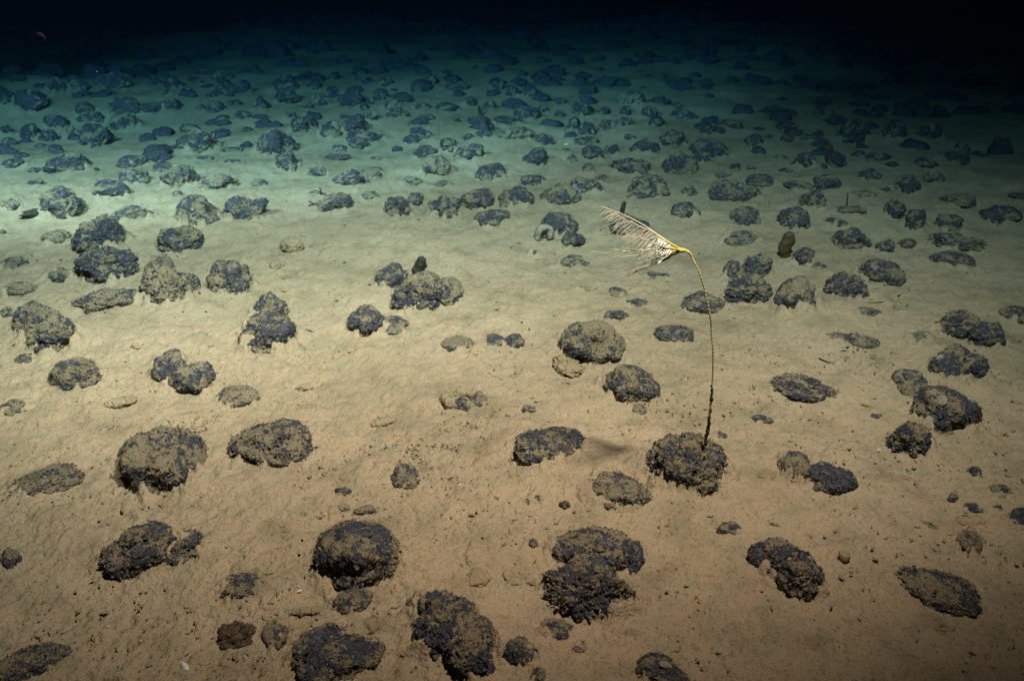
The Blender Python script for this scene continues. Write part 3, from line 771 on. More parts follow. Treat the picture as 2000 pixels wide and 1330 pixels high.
# ------------------------------------------------------------------ the farthest nodules, fading into the dark
def far_mass():
    rg = np.random.default_rng(33)
    D, F = ico(2)
    parts = []
    for k in range(620):
        r = rg.uniform(6.6, 15.0); th = rg.uniform(-0.75, 0.75)
        x, y = r * math.sin(th), r * math.cos(th)
        if abs(math.atan2(x, y)) < 0.5 and r < 7.2: continue
        s = rg.uniform(0.045, 0.11)
        P = D * (1 + 0.3 * fbm(D * 2.1 + k * 3.1, 3))[:, None] * np.array([s, s * rg.uniform(.7, 1.1), s * rg.uniform(.6, 1.0)])
        P = P + np.array([x, y, float(ground0(x, y)[0])])
        parts.append((P, F))
    k = 0
    while k < 360:
        r = rg.uniform(4.4, 7.4); th = rg.uniform(-0.62, 0.62)
        x, y = r * math.sin(th), r * math.cos(th)
        s = rg.uniform(0.025, 0.07)
        k += 1
        if any(abs(x - c[0]) < c[2] + s and abs(y - c[1]) < c[3] + s for c in APRONS): continue
        P = D * (1 + 0.3 * fbm(D * 1.9 + k * 2.3, 2))[:, None] * np.array([s, s * rg.uniform(.7, 1.1), s * rg.uniform(.5, .9)])
        parts.append((P + np.array([x, y, float(ground0(x, y)[0])]), F))
    V, F = join(parts)
    o = add_mesh('far_nodules', V, F, M_NOD, attrs={'silt': 0.25 + 0 * V[:, 0]})
    o['kind'] = 'stuff'; o['label'] = 'mass of far nodules vanishing into the darkness'
far_mass()

# ------------------------------------------------------------------ the seabed
def seabed():
    phi = np.concatenate([np.linspace(80, 54, 24)[:-1], np.arange(54, 3.4, -0.1), np.linspace(3.4, 0.9, 26)[1:]])
    rr = CAM_H / np.tan(np.radians(phi))
    az = np.concatenate([np.linspace(-180, -44, 35)[:-1], np.arange(-44, 44.01, 0.115), np.linspace(44, 180, 36)[1:-1]])
    A, RR = np.meshgrid(np.radians(az), rr)
    x = (RR * np.sin(A)).ravel(); y = (RR * np.cos(A)).ravel()
    z = ground0(x, y)
    zero = np.zeros_like(x)
    P = np.stack([x, y, zero], 1)
    rad = RR.ravel()
    fade = smooth(9, 4, rad)
    wob = fbm(P * 3.1 + 5, 2)
    z += 0.0062 * fbm(P * 6.5 + 3, 3)
    z += fade * (0.0029 * fbm(P * 24 + 11, 3, 0.6) * (0.8 + 0.6 * wob) + 0.0022 * fbm(P * 80 + 7, 2, 0.7))
    # little pits and burrow mouths
    pit = vnoise(P * 38 + 60)
    z -= fade * 0.0040 * smooth(0.52, 0.80, pit)
    bump_ = vnoise(P * 30 + 90)
    z += fade * 0.0045 * smooth(0.50, 0.85, bump_)
    # worm trails: thin furrows along level lines of a noise
    tr = np.abs(fbm(P * 2.3 + 40, 2))
    z -= fade * 0.0020 * smooth(0.016, 0.004, tr) * smooth(-0.1, 0.35, vnoise(P * 1.3 + 80))
    # silt banked against every nodule, and a slight scour right at its foot
    for (cx, cy, a, b, h, ang, style) in APRONS:
        m = np.where((np.abs(x - cx) < 2.2 * a + b) & (np.abs(y - cy) < 2.2 * b + a))[0]
        if len(m) == 0: continue
        dx, dy = x[m] - cx, y[m] - cy
        lx = (dx * math.cos(ang) - dy * math.sin(ang)) / a
        ly = (dx * math.sin(ang) + dy * math.cos(ang)) / b
        d = np.sqrt(lx * lx + ly * ly)
        d = d * (1 + 0.12 * wob[m])
        Q = np.stack([dx / a * 1.6 + cx * 31, dy / a * 1.6 + cy * 17, 0 * dx], 1)
        drape = np.clip(fbm(Q, 4, 0.7) + 0.20, 0, 1)
        up = 0.09 * h * smooth(2.1, 0.95, d) * (0.6 + 0.4 * ly.clip(-1, 1))
        up += h * (0.75 if style == 'f' else 0.42) * drape * smooth(1.5, 1.0, d) * smooth(-1.3, -0.5, ly + 0.5 * drape)
        sc = 0.05 * h * np.exp(-((d - 1.0) / 0.10) ** 2) * (0.5 - 0.5 * ly.clip(-1, 1))
        z[m] += up - sc
    nr, na = RR.shape
    i = np.arange(nr - 1)[:, None] * na; j = np.arange(na)[None]; k = (j + 1) % na
    q = np.stack([i + j, i + k, i + na + k, i + na + j], -1).reshape(-1, 4)
    V = np.concatenate([np.stack([x, y, z], 1), [[0, 0, 0]]])
    c = len(V) - 1
    # one sheet: quads plus the fan under the camera
    F = np.concatenate([q[:, [0, 2, 1]], q[:, [0, 3, 2]], np.stack([np.full(na, c), j[0], k[0]], 1)])
    o = add_mesh('seabed', V, F, M_GROUND)
    o['kind'] = 'structure'
seabed()
def gz(x, y):
    return float(ground0(x, y)[0])

# ------------------------------------------------------------------ loose crumbs and white specks on the silt (nobody could count them)
def scatter(name, n, smin, smax, mat, seed, label, where=None, flat=0.6, power=1.0):
    rg = np.random.default_rng(seed)
    if where is None:
        ph = np.radians(rg.uniform(8, 50, n)); th = rg.uniform(-0.66, 0.66, n)
        rr = CAM_H / np.tan(ph)
        x, y = rr * np.sin(th), rr * np.cos(th)
        dens = vnoise(np.stack([x * 2.2, y * 2.2, 0 * x + 5], 1)) + 0.5 * vnoise(np.stack([x * 7, y * 7, 0 * x + 9], 1))
        keep = rg.random(n) < (0.35 + 0.75 * np.clip(dens + 0.3, 0, 1)) ** power
        x, y, rr = x[keep], y[keep], rr[keep]
    else:
        x, y = where(rg, n); rr = np.hypot(x, y)
    n = len(x)
    s = rg.uniform(smin, smax, n) * (0.75 + 0.25 * rr) * rg.choice([0.6, 0.8, 1.0, 1.5], n)
    O = np.array([(1, 0, 0), (-1, 0, 0), (0, 1, 0), (0, -1, 0), (0, 0, 1), (0, 0, -1)], float)
    OF = np.array([(0, 2, 4), (2, 1, 4), (1, 3, 4), (3, 0, 4), (2, 0, 5), (1, 2, 5), (3, 1, 5), (0, 3, 5)])
    ang = rg.uniform(0, 6.28, n)
    L = rg.uniform(0.8, 2.6, n)
    V = O[None] * rg.uniform(0.6, 1.3, (n, 6, 1))
    V = V * np.stack([s * L, s, s * flat], 1)[:, None]
    ca, sa = np.cos(ang)[:, None], np.sin(ang)[:, None]
    V = np.stack([V[:, :, 0] * ca - V[:, :, 1] * sa, V[:, :, 0] * sa + V[:, :, 1] * ca, V[:, :, 2]], 2)
    V += np.stack([x, y, ground0(x, y) + s * 0.25], 1)[:, None]
    F = (np.arange(n)[:, None, None] * 6 + OF[None]).reshape(-1, 3)
    o = add_mesh(name, V.reshape(-1, 3), F, mat, smooth_shade=True, kind='stuff')
    o['label'] = label
M_WHITE = mat_plain('white_speck', (0.55, 0.52, 0.46), (0.7, 0.68, 0.62))
M_CRUMB = mat_plain('dark_crumb', (0.10, 0.075, 0.05), (0.22, 0.165, 0.10), 30)
M_RUST = mat_plain('rust_crumb', (0.24, 0.11, 0.05), (0.30, 0.19, 0.10), 30)
def fragments():
    rg = np.random.default_rng(77)
    D, F = ico(1)
    dark, pale = [], []
    for (cx, cy, a, b, h, ang, style) in APRONS:
        if a < 0.018 or math.hypot(cx, cy) > 4.2: continue
        for k in range(int(4 + 80 * a)):
            th = rg.uniform(0, 6.28); d = 0.92 + abs(rg.normal()) * 0.22
            lx, ly = d * a * math.cos(th), d * b * math.sin(th)
            x = cx + lx * math.cos(ang) + ly * math.sin(ang); y = cy - lx * math.sin(ang) + ly * math.cos(ang)
            s = a * rg.choice([0.02, 0.03, 0.045, 0.075], p=[.4, .3, .2, .1])
            P = D * (1 + 0.5 * fbm(D * 1.8 + rg.random() * 50, 2))[:, None] * s * np.array([1.2, 1, .7])
            (dark if rg.random() < 0.55 else pale).append((P + np.array([x, y, gz(x, y) + s * .3 + 0.03 * h]), F))
    V, F2 = join(dark)
    o = add_mesh('nodule_crumbs', V, F2, M_NOD, attrs={'silt': 0.45 + 0.25 * fbm(V * 30, 1)}, kind='stuff'); o['label'] = 'dark crumbs broken off round the feet of the nodules'
    V, F2 = join(pale)
    o = add_mesh('silt_clods', V, F2, M_CAST, kind='stuff'); o['label'] = 'small silt clods heaped round the feet of the nodules'
fragments()
def marine_snow():
    rg = np.random.default_rng(8)
    D, F = ico(1)
    parts = []
    for k in range(140):
        y = rg.uniform(1.3, 5.0); x = rg.uniform(-0.65, 0.65) * y; z = rg.uniform(0.03, 0.55)
        parts.append((D * rg.uniform(0.0003, 0.0007) * np.array([1, 1, 1.3]) + np.array([x, y, z]), F))
    V, F2 = join(parts)
    o = add_mesh('marine_snow', V, F2, M_WHITE, kind='stuff'); o['label'] = 'tiny pale particles drifting in the water'
scatter('silt_crumbs', 12000, 0.0011, 0.0024, M_CAST, 1, 'small crumbs of silt strewn over the seabed')
scatter('dark_crumbs', 4200, 0.0007, 0.0015, M_CRUMB, 2, 'dark crumbs strewn over the seabed', power=2)
scatter('rust_crumbs', 1500, 0.0008, 0.0016, M_RUST, 3, 'rust coloured crumbs strewn over the seabed')
scatter('white_specks', 700, 0.0007, 0.0013, M_WHITE, 4, 'white specks strewn over the seabed', flat=1)
marine_snow()
def patch(px, py, rx, ry, rot=0):
    c = on_ground(px, py)
    def f(rg, n):
        r = np.sqrt(rg.random(n)) * (0.6 + 0.4 * rg.random(n)); t = rg.uniform(0, 6.28, n)
        u, v = r * np.cos(t) * rx, r * np.sin(t) * ry
        return c[0] + u * math.cos(rot) - v * math.sin(rot), c[1] + u * math.sin(rot) + v * math.cos(rot)
    return f
scatter('silt_debris', 420, 0.0007, 0.0015, M_CRUMB, 11, 'rough patch of dark debris at picture centre bottom', patch(900, 900, 0.17, 0.14, -0.7))
scatter('silt_debris', 520, 0.0009, 0.0020, M_CAST, 12, 'rough patch of pale debris left of the pointed dome nodule', patch(880, 870, 0.20, 0.15, -0.6))
scatter('silt_debris', 120, 0.0007, 0.0017, M_CRUMB, 13, 'rough patch of debris behind the crescent nodule', patch(1680, 705, 0.10, 0.10))
scatter('silt_debris', 170, 0.0009, 0.0021, M_TAN, 14, 'yellowish debris patch left of the pair of dark wedges', patch(915, 682, 0.055, 0.05))
scatter('silt_debris', 170, 0.0008, 0.0022, M_CRUMB, 15, 'debris patch beside the round silt-topped nodule', patch(1110, 715, 0.035, 0.07, 0.4))
scatter('silt_debris', 170, 0.0009, 0.0021, M_CAST, 16, 'debris patch above the round banded nodule', patch(390, 822, 0.08, 0.06))
scatter('silt_debris', 160, 0.0009, 0.0022, M_CAST, 17, 'debris patch right of the kidney shaped nodule', patch(470, 765, 0.06, 0.05))

# ------------------------------------------------------------------ lumps, casts and shells
def lump(name, px, py, sx, sy, sz, mat, label, cat, seed, rough=0.25, rot=0, sink=0.3, fine=0.08, parent=None, group=None, level=4):
    D, F = ico(level)
    q = D * 1.6 + seed * 3.7
    P = D * (1 + rough * fbm(q, 2) + fine * fbm(D * 6 + seed, 3, 0.65))[:, None] * np.array([sx, sy, sz])
    c, s = math.cos(rot), math.sin(rot)
    P = np.stack([P[:, 0] * c - P[:, 1] * s, P[:, 0] * s + P[:, 1] * c, P[:, 2] * 0.8 + sz * (1 - sink) * 0.3], 1)
    g = on_ground(px, py)
    o = add_mesh(name, P, F, mat, parent)
    if parent is None:
        o.location = [float(v) for v in g]
        tag(o, label, cat, group)
    return o
CAST_GROUP = 'fecal casts and worked lumps of silt'
def cast(px, py, length, width, rot, label, seed, bend=0.25, seg=9):
    """a ropy sausage of packed silt lying on the bottom"""
    t = np.linspace(-1, 1, 46)
    P = np.stack([t * length / 2, bend * length * (t * t - 0.4) * 0.5, 0 * t], 1)
    r = width / 2 * np.sqrt(np.clip(1 - np.abs(t) ** 4, 0.02, 1)) * (1 + 0.03 * np.sin(t * seg * 3.0 + seed) + 0.16 * vnoise(np.stack([t * 6, 0 * t + seed, 0 * t], 1)))
    V, F = tube(P, r, 14)
    V = V * np.array([1, 1, 0.52]) + np.array([0, 0, width * 0.07])
    V += 0.09 * width * np.stack([fbm(V * 160 + seed, 2), fbm(V * 160 + seed + 9, 2), fbm(V * 160 + seed + 5, 2)], 1)
    c, s = math.cos(rot), math.sin(rot)
    V = np.stack([V[:, 0] * c - V[:, 1] * s, V[:, 0] * s + V[:, 1] * c, V[:, 2]], 1)
    o = add_mesh('silt_cast', V, F, M_CAST)
    o.location = [float(v) for v in on_ground(px, py)]
    return tag(o, label, 'cast', CAST_GROUP)
cast(237, 786, 0.066, 0.036, 0.45, 'flat tongue shaped silt cast left of the kidney shaped nodule', 1)
cast(750, 824, 0.064, 0.030, 0.55, 'slanting silt cast alone on bare silt below centre left', 2, 0.1)
cast(1001, 1130, 0.042, 0.022, -0.9, 'left of two short parallel silt casts near the two-tier nodule', 3)
cast(1030, 1129, 0.036, 0.019, -0.9, 'right of two short parallel silt casts near the two-tier nodule', 4)
cast(720, 1222, 0.064, 0.032, 0.45, 'thick curved silt cast right above the big black dome', 5, 0.35)
cast(602, 1193, 0.052, 0.018, 0.1, 'low silt cast above the big black dome nodule', 6, 0.05)
cast(1894, 1019, 0.056, 0.026, 0.05, 'oval silt disc lying near the black fragments at right', 7, 0.1)
cast(827, 634, 0.038, 0.011, 0.05, 'thin worm cast right of the silt-crusted nodule', 8, 0.3)
cast(566, 716, 0.058, 0.011, 0.35, 'thin curved worm cast below the tall knobbly nodule', 9, 0.3)
cast(487, 447, 0.085, 0.018, 0.35, 'thin worm cast in front of the nodule with a knob on its end', 10, 0.2)
cast(700, 428, 0.095, 0.024, 0.5, 'pale slanting cast below the nodule with short pale stalk', 11, 0.2)
cast(1709, 589, 0.06, 0.008, 0.1, 'thin pale streak of cast in front of the craggy nodule at right', 12, 0.1)
cast(1613, 703, 0.04, 0.009, -0.8, 'short dark-edged cast in the debris behind the crescent nodule', 13, 0.2)
cast(1702, 793, 0.055, 0.010, -0.5, 'thin straight cast below the debris patch at right', 14, 0.1)
cast(1845, 1228, 0.036, 0.009, 0.0, 'small thin cast below the wide nodule in the lower right corner', 15, 0.3)
cast(605, 459, 0.07, 0.012, 0.4, 'faint worm cast right of the round tan lump', 16, 0.4)
lump('silt_lump', 571, 484, 0.037, 0.034, 0.034, M_TAN, 'round tan lump with ribbed surface left of centre', 'lump', 3, 0.15, group=CAST_GROUP)
lump('silt_lump', 538, 522, 0.018, 0.016, 0.018, M_TAN, 'small tan lump below the round ribbed one', 'lump', 5, 0.2, group=CAST_GROUP, level=3)
lump('silt_lump', 934, 1130, 0.022, 0.020, 0.011, M_TAN, 'low tan mound left of the two short parallel casts', 'lump', 8, 0.3, group=CAST_GROUP, level=3)
lump('silt_lump', 1649, 1088, 0.010, 0.010, 0.012, M_TAN, 'small round tan ball right of the dark slanting nodule', 'lump', 9, 0.1, group=CAST_GROUP, level=3)
lump('silt_lump', 1497, 930, 0.022, 0.020, 0.009, M_TAN, 'low yellowish lump left of the black oval nodule', 'lump', 10, 0.3, group=CAST_GROUP, level=3)
lump('silt_lump', 597, 762, 0.018, 0.014, 0.012, M_TAN, 'small rough tan lump right of the kidney shaped nodule', 'lump', 12, 0.4, group=CAST_GROUP, level=3)
lump('silt_lump', 1112, 722, 0.030, 0.050, 0.018, M_TAN, 'crumbly reddish tan mound below the round silt-topped nodule', 'lump', 13, 0.3, fine=0.2, rot=0.3, group=CAST_GROUP)
lump('silt_lump', 265, 679, 0.012, 0.010, 0.012, M_TAN, 'tiny rough lump above the kidney shaped nodule', 'lump', 14, 0.4, group=CAST_GROUP, level=3)
M_RED = mat_plain('red_brown_tuft', (0.03, 0.018, 0.011), (0.13, 0.088, 0.05), 90)
def tuft(px, py, w, label, seed, mat, n=60, dark=None):
    """bushy tuft: a low core with many short bent strands"""
    rg = np.random.default_rng(seed)
    g = on_ground(px, py)
    root = empty('tuft', g)
    D, F = ico(3)
    P = D * (1 + 0.4 * fbm(D * 2.2 + seed, 3))[:, None] * np.array([w * .42, w * .36, w * .24]) + np.array([0, 0, w * .05])
    add_mesh('core', P, F, mat, root)
    parts = []
    for k in range(n):
        a, e = rg.uniform(0, 6.28), rg.uniform(0.15, 1.3)
        d = np.array([math.cos(a) * math.cos(e), math.sin(a) * math.cos(e), math.sin(e)])
        p0 = d * np.array([w * .38, w * .33, w * .22]); L = w * rg.uniform(.05, .15)
        b = rg.normal(size=3) * .5
        parts.append(tube(np.array([p0, p0 + d * L * .5, p0 + d * L * .8 + b * L * .4]), [w * .022, w * .018, w * .006], 4))
    V, F = join(parts)
    add_mesh('strands', V, F, mat, root, kind='stuff')
    tag(root, label, 'tuft')
tuft(462, 1242, 0.062, 'bushy reddish brown tuft near the bottom left', 4, M_RED, 110)
tuft(1103, 987, 0.024, 'tiny reddish brown tuft on bare silt at centre bottom', 6, M_RED, 50)
M_FRINGE = mat_plain('pale_fringe', (0.16, 0.13, 0.08), (0.32, 0.27, 0.18), 120)
tuft(672, 994, 0.030, 'small pale tangled tuft below the tiny dark crumb', 7, M_FRINGE, 50)

# fringed burrow mound: a rim of pale strands round the dark nodule
def burrow():
    rg = np.random.default_rng(3)
    g = on_ground(898, 784)
    root = empty('burrow_mound', g)
    a = np.linspace(0.5, 5.6, 40)
    P = np.stack([0.036 * np.cos(a), 0.030 * np.sin(a), 0.004 + 0.004 * np.sin(a * 2)], 1)
    V, F = tube(P, 0.011 * (1 + 0.25 * np.sin(a * 5)) , 10)
    V += 0.0025 * np.stack([fbm(V * 120, 2), fbm(V * 120 + 5, 2), fbm(V * 120 + 9, 2)], 1)
    add_mesh('rim', V, F, M_CAST, root)
    parts = []
    for k in range(70):
        t = rg.uniform(0.5, 5.6); d = np.array([math.cos(t), math.sin(t), rg.uniform(0.2, 1.1)]); d /= np.linalg.norm(d)
        p0 = np.array([0.036 * math.cos(t), 0.030 * math.sin(t), 0.010]); L = rg.uniform(0.006, 0.016)
        parts.append(tube(np.array([p0, p0 + d * L * .6, p0 + d * L * .9 + rg.normal(size=3) * .003]), [.0011, .0009, .0004], 4))
    V, F = join(parts)
    add_mesh('fringe', V, F, M_FRINGE, root, kind='stuff')
    tag(root, 'fringed ring of silt round a dark opening at picture centre', 'burrow')
burrow()

# white shell fragments
M_SHELL = mat_plain('shell', (0.62, 0.58, 0.52), (0.82, 0.80, 0.76), 200, 0.35, 0.5)
def shell(px, py, L, rot, label):
    u = np.linspace(0, 1, 12); v = np.linspace(-1, 1, 9)
    U, Vv = np.meshgrid(u, v, indexing='ij')
    wd = 0.17 * np.sin(np.clip(U * 0.95 + 0.05, 0, 1) * math.pi) ** 0.7
    X, Y, Z = (U - .5) * L, Vv * wd * L, L * 0.16 * (1 - Vv ** 2) * np.sin(U * math.pi) + L * .05
    T = np.stack([X, Y, Z], -1).reshape(-1, 3); n = len(T)
    B = T - np.array([0, 0, L * 0.04])
    i = np.arange(11)[:, None] * 9 + np.arange(8)[None]
    q = np.stack([i, i + 1, i + 10, i + 9], -1).reshape(-1, 4)
    c, s = math.cos(rot), math.sin(rot)
    V = np.concatenate([T, B]); V = np.stack([V[:, 0] * c - V[:, 1] * s, V[:, 0] * s + V[:, 1] * c, V[:, 2]], 1)
    o = add_mesh('shell_fragment', V, np.concatenate([q[:, ::-1], q + n]), M_SHELL)
    g = on_ground(px, py); o.location = [float(k) for k in g]
    return tag(o, label, 'shell', 'white shell fragments')
shell(362, 1303, 0.026, -0.9, 'white shell sliver on bare silt at the bottom left')
shell(1717, 878, 0.010, 0.2, 'white shell chip below the craggy nodule with a silt stripe')
shell(585, 1154, 0.010, 0.5, 'white shell chip under the left edge of the two-toned dome')
shell(898, 946, 0.008, 0.9, 'white shell chip on bare silt at centre bottom')
shell(1106, 283, 0.026, 0.3, 'white spot beside the small nodule in upper centre')
shell(1098, 274, 0.02, 0.1, 'white spot just above another, upper centre')

# ------------------------------------------------------------------ upright sponges, blades and stems
M_BROWN = mat_plain('brown_sponge', (0.045, 0.032, 0.014), (0.10, 0.07, 0.03), 50, 0.7, 0.2, 0.003)
M_DKSP = mat_plain('dark_sponge', (0.018, 0.016, 0.010), (0.06, 0.05, 0.03), 70, 0.7, 0.2, 0.004)
M_BLUE = mat_plain('pale_blue_sponge', (0.13, 0.13, 0.155), (0.19, 0.19, 0.215), 30, 0.5, 0.3, 0.001, 0.3)
M_ARCH = mat_plain('pale_sponge', (0.20, 0.165, 0.115), (0.29, 0.24, 0.175), 60, 0.8, 0.1, 0.003)
M_CORAL = mat_plain('white_coral', (0.22, 0.18, 0.13), (0.33, 0.27, 0.20), 80)
M_STEM = mat_plain('dark_stem', (0.035, 0.030, 0.022), (0.07, 0.06, 0.045), 80)
def standing(name, pts, rad_px, flat, mat, label, cat, seed, part='body', fine=0.12, lift=0.0):
    """a body grown along a line of pixels standing in the upright plane over its foot"""
    foot = on_ground(*pts[0])
    Y = foot[1]
    P = spline([at_depth(a, b, Y) for a, b in pts], 40)
    dep = foot[1] * CP + (CAM_H - foot[2]) * SP
    r = np.interp(np.linspace(0, 1, 40), np.linspace(0, 1, len(rad_px)), rad_px) * dep / FPX
    r[-4:] *= [0.93, 0.8, 0.58, 0.25]
    V, F = tube(P, r, 22)
    cen = P[:, None].repeat(22, 1).reshape(-1, 3); cen = np.concatenate([cen, P[:1], P[-1:]])
    d = V - cen
    d *= (1 + fine * fbm(V * (1.2 / max(r.max(), 1e-3)) + seed, 3, 0.6) + 0.6 * fine * fbm(V * (5 / max(r.max(), 1e-3)) + seed, 2))[:, None]
    d[:, 1] *= flat
    root = empty(name, foot)
    add_mesh(part, cen + d - foot, F, mat, root)
    tag(root, label, cat)
    return root, foot, dep
s1, f1, dp = standing('sponge', [(1536, 502), (1533, 485), (1540, 468), (1542, 453)], [9, 13, 12, 10], 0.8, M_BROWN, 'brown upright sponge standing beside a nodule, right of centre', 'sponge', 2)
D, F = ico(3)
add_mesh('holdfast', D * (1 + 0.3 * fbm(D * 2 + 4, 3))[:, None] * np.array([.024, .02, .012]), F, M_DKSP, s1)
s2, f2, dp2 = standing('sponge', [(817, 550), (815, 534), (821, 516), (824, 500)], [6, 9, 11, 7], 0.5, M_DKSP, 'dark translucent looking sponge growing from the craggy nodule cluster', 'sponge', 5, fine=0.3)
add_mesh('holdfast', D * (1 + 0.3 * fbm(D * 2 + 8, 3))[:, None] * np.array([.018, .016, .016]), F, M_DKSP, s2)
standing('sponge', [(1214, 424), (1216, 410), (1220, 393)], [4, 5, 3.5], 0.5, M_DKSP, 'thin dark blade sponge behind the sea lily arms', 'sponge', 8)
standing('sponge', [(1134, 393), (1128, 379), (1120, 360)], [5, 7, 5], 0.3, M_BLUE, 'pale blue translucent blade leaning on a nodule, upper centre', 'sponge', 9, fine=0.05)
standing('sponge', [(1622, 300), (1618, 292), (1616, 283)], [8, 9.5, 8], 0.7, M_BROWN, 'dim reddish brown knob on the square ended dark nodule', 'sponge', 12)
standing('sponge', [(940, 226), (937, 216), (935, 206)], [3.4, 3.0, 2.0], 0.7, M_DKSP, 'dark upright finger beside the long dark wall-like nodule', 'sponge', 14)
def arch():
    f = on_ground(1062, 466)
    P = spline([at_depth(a, b, f[1]) for a, b in [(1050, 466), (1053, 450), (1064, 444), (1074, 449), (1075, 464)]], 40)
    V, F = tube(P, np.full(40, 0.0125), 14)
    V += 0.003 * np.stack([fbm(V * 60, 3), fbm(V * 60 + 5, 3), fbm(V * 60 + 9, 3)], 1)
    V[:, 1] = f[1] + (V[:, 1] - f[1]) * 1.8
    root = empty('sponge', f)
    add_mesh('body', V - f, F, M_ARCH, root)
    D, F2 = ico(3)
    add_mesh('web', D * (1 + 0.1 * fbm(D * 3, 2))[:, None] * np.array([.022, .008, .024]) + np.array([0.004, 0.012, .018]), F2, M_ARCH, root)
    tag(root, 'pale arch shaped sponge in front of a dark dome nodule', 'sponge')
arch()
def stem(pts, r, label, branches=(), mat=M_STEM):
    f = on_ground(*pts[0]); root = empty('stalk', f)
    P = spline([at_depth(a, b, f[1]) for a, b in pts], 16)
    V, F = tube(P, np.linspace(r, r * .6, 16), 7)
    add_mesh('stem', V - f, F, mat, root)
    for br in branches:
        Q = spline([at_depth(a, b, f[1] + dy) for a, b, dy in br], 12)
        V, F = tube(Q, np.linspace(r * .8, r * .3, 12), 6)
        add_mesh('branch', V - f, F, mat, root)
    tag(root, label, 'stalk')
stem([(1654, 404), (1655, 390), (1656, 377)], 0.0032, 'thin dark upright stem behind a flat nodule at right')
stem([(728, 396), (729, 408), (724, 392)], 0.003, 'short pale stalk in front of the low nodule', mat=M_FRINGE)
stem([(626, 381), (627, 374), (624, 367)], 0.0042, 'dark branching twig left of a dark nodule', [[(627, 376, 0), (615, 373, .01), (604, 377, .02)], [(626, 374, 0), (633, 379, -.02), (637, 377, -.02)]])
stem([(622, 403), (612, 398), (603, 393)], 0.0045, 'dark twig stuck to the left side of a dark nodule', [[(612, 398, 0), (606, 401, -.01), (602, 403, -.02)]])
stem([(184, 333), (188, 330), (193, 331)], 0.008, 'small dark spur at the foot of broad dark-fronted nodule')
stem([(797, 247), (799, 240), (800, 233)], 0.002, 'hair thin upright stem in the far centre')
stem([(580, 648), (594, 645), (612, 649)], 0.005, 'dark twig lying right of the tall knobbly nodule', [[(594, 645, 0), (602, 650, 0), (606, 655, -.01)]])
def frond(px, py, n, L, label, seed, mat):
    rg = np.random.default_rng(seed); f = on_ground(px, py); root = empty('frond', f); 
    for k in range(n):
        a = rg.uniform(2.4, 4.1); d = np.array([math.cos(a), math.sin(a), rg.uniform(.1, .7)])
        P = spline([[0, 0, 0], d * L * .5, d * L + np.array([0, 0, -.25 * L])], 12)
        r = np.sin(np.linspace(.25, 3.0, 12)) * L * .16
        V, F = tube(P, r, 6); V[:, 2] = V[:, 2] * .6 
        add_mesh('blade', V, F, mat, root)
    tag(root, label, 'frond')
frond(86, 420, 6, 0.085, 'shaggy dark frond at the left foot of a round nodule', 3, M_DKSP)

# small star shaped corals
def coral(px, py, n, L, label, seed):
    rg = np.random.default_rng(seed); f = on_ground(px, py); root = empty('coral', f)
    D, F = ico(2)
    add_mesh('base', D * L * .35 * np.array([1, 1, .8]), F, M_CORAL, root)
    for k in range(n):
        z = 1 - (k + .5) / n * 0.95; a = k * 2.4
        d = np.array([math.sqrt(1 - z * z) * math.cos(a), math.sqrt(1 - z * z) * math.sin(a), z]) + rg.normal(size=3) * .08
        V, F2 = tube(np.array([d * L * .2, d * L * .6, d * L * rg.uniform(.85, 1.1)]), [L * .10, L * .09, L * .05], 6)
        add_mesh('arm', V, F2, M_CORAL, root)
    tag(root, label, 'coral')
coral(732, 312, 24, 0.034, 'pale star shaped coral alone on clear silt, upper centre', 2)
coral(662, 298, 16, 0.036, 'pale spiky coral on a small pale rock, upper centre left', 3)
lump('rock', 660, 309, 0.055, 0.035, 0.018, M_NOD, 'small pale rock under the spiky coral', 'rock', 21, 0.3)
SEDI = [o for o in COL.objects if o.name == 'rock'][0]
SEDI.data.attributes.new('silt', 'FLOAT', 'POINT').data.foreach_set('value', np.full(len(SEDI.data.vertices), .5, np.float32))

# pale spots on nodules: thin crusts of silt
def crust_disc(px, py, r, up, parent_label, mat=M_ARCH):
    par = next(o for o in COL.objects if o.get('label') == parent_label)
    dg = bpy.context.evaluated_depsgraph_get()
    d = Vector(ray(px, py)).normalized(); o = Vector((0, 0, CAM_H))
    inv = par.matrix_basis.inverted()
    ok, hit, nor, _ = par.ray_cast(inv @ o, (inv.to_3x3() @ d).normalized(), depsgraph=dg)
    if not ok: return
    D, F = ico(3)
    P = D * (1 + 0.22 * fbm(D * 2 + px, 3))[:, None] * np.array([r, r, r * .28])
    rot = nor.to_track_quat('Z', 'Y').to_matrix()
    P = P @ np.array(rot).T + np.array(hit)
    add_mesh('pale_crust', P, F, mat, par)
bpy.context.view_layer.update()
crust_disc(1839, 782, 0.0125, 0, 'large dark nodule with a pale disc on its top, right side')
crust_disc(1836, 699, 0.009, 0, 'black nodule with a pale spot on its left, right side')
crust_disc(1299, 1297, 0.009, 0, 'black nodule with a pale round spot, cut by the bottom edge')
crust_disc(258, 318, 0.012, 0, 'dark nodule with white spot, upper of two at left', M_CORAL)

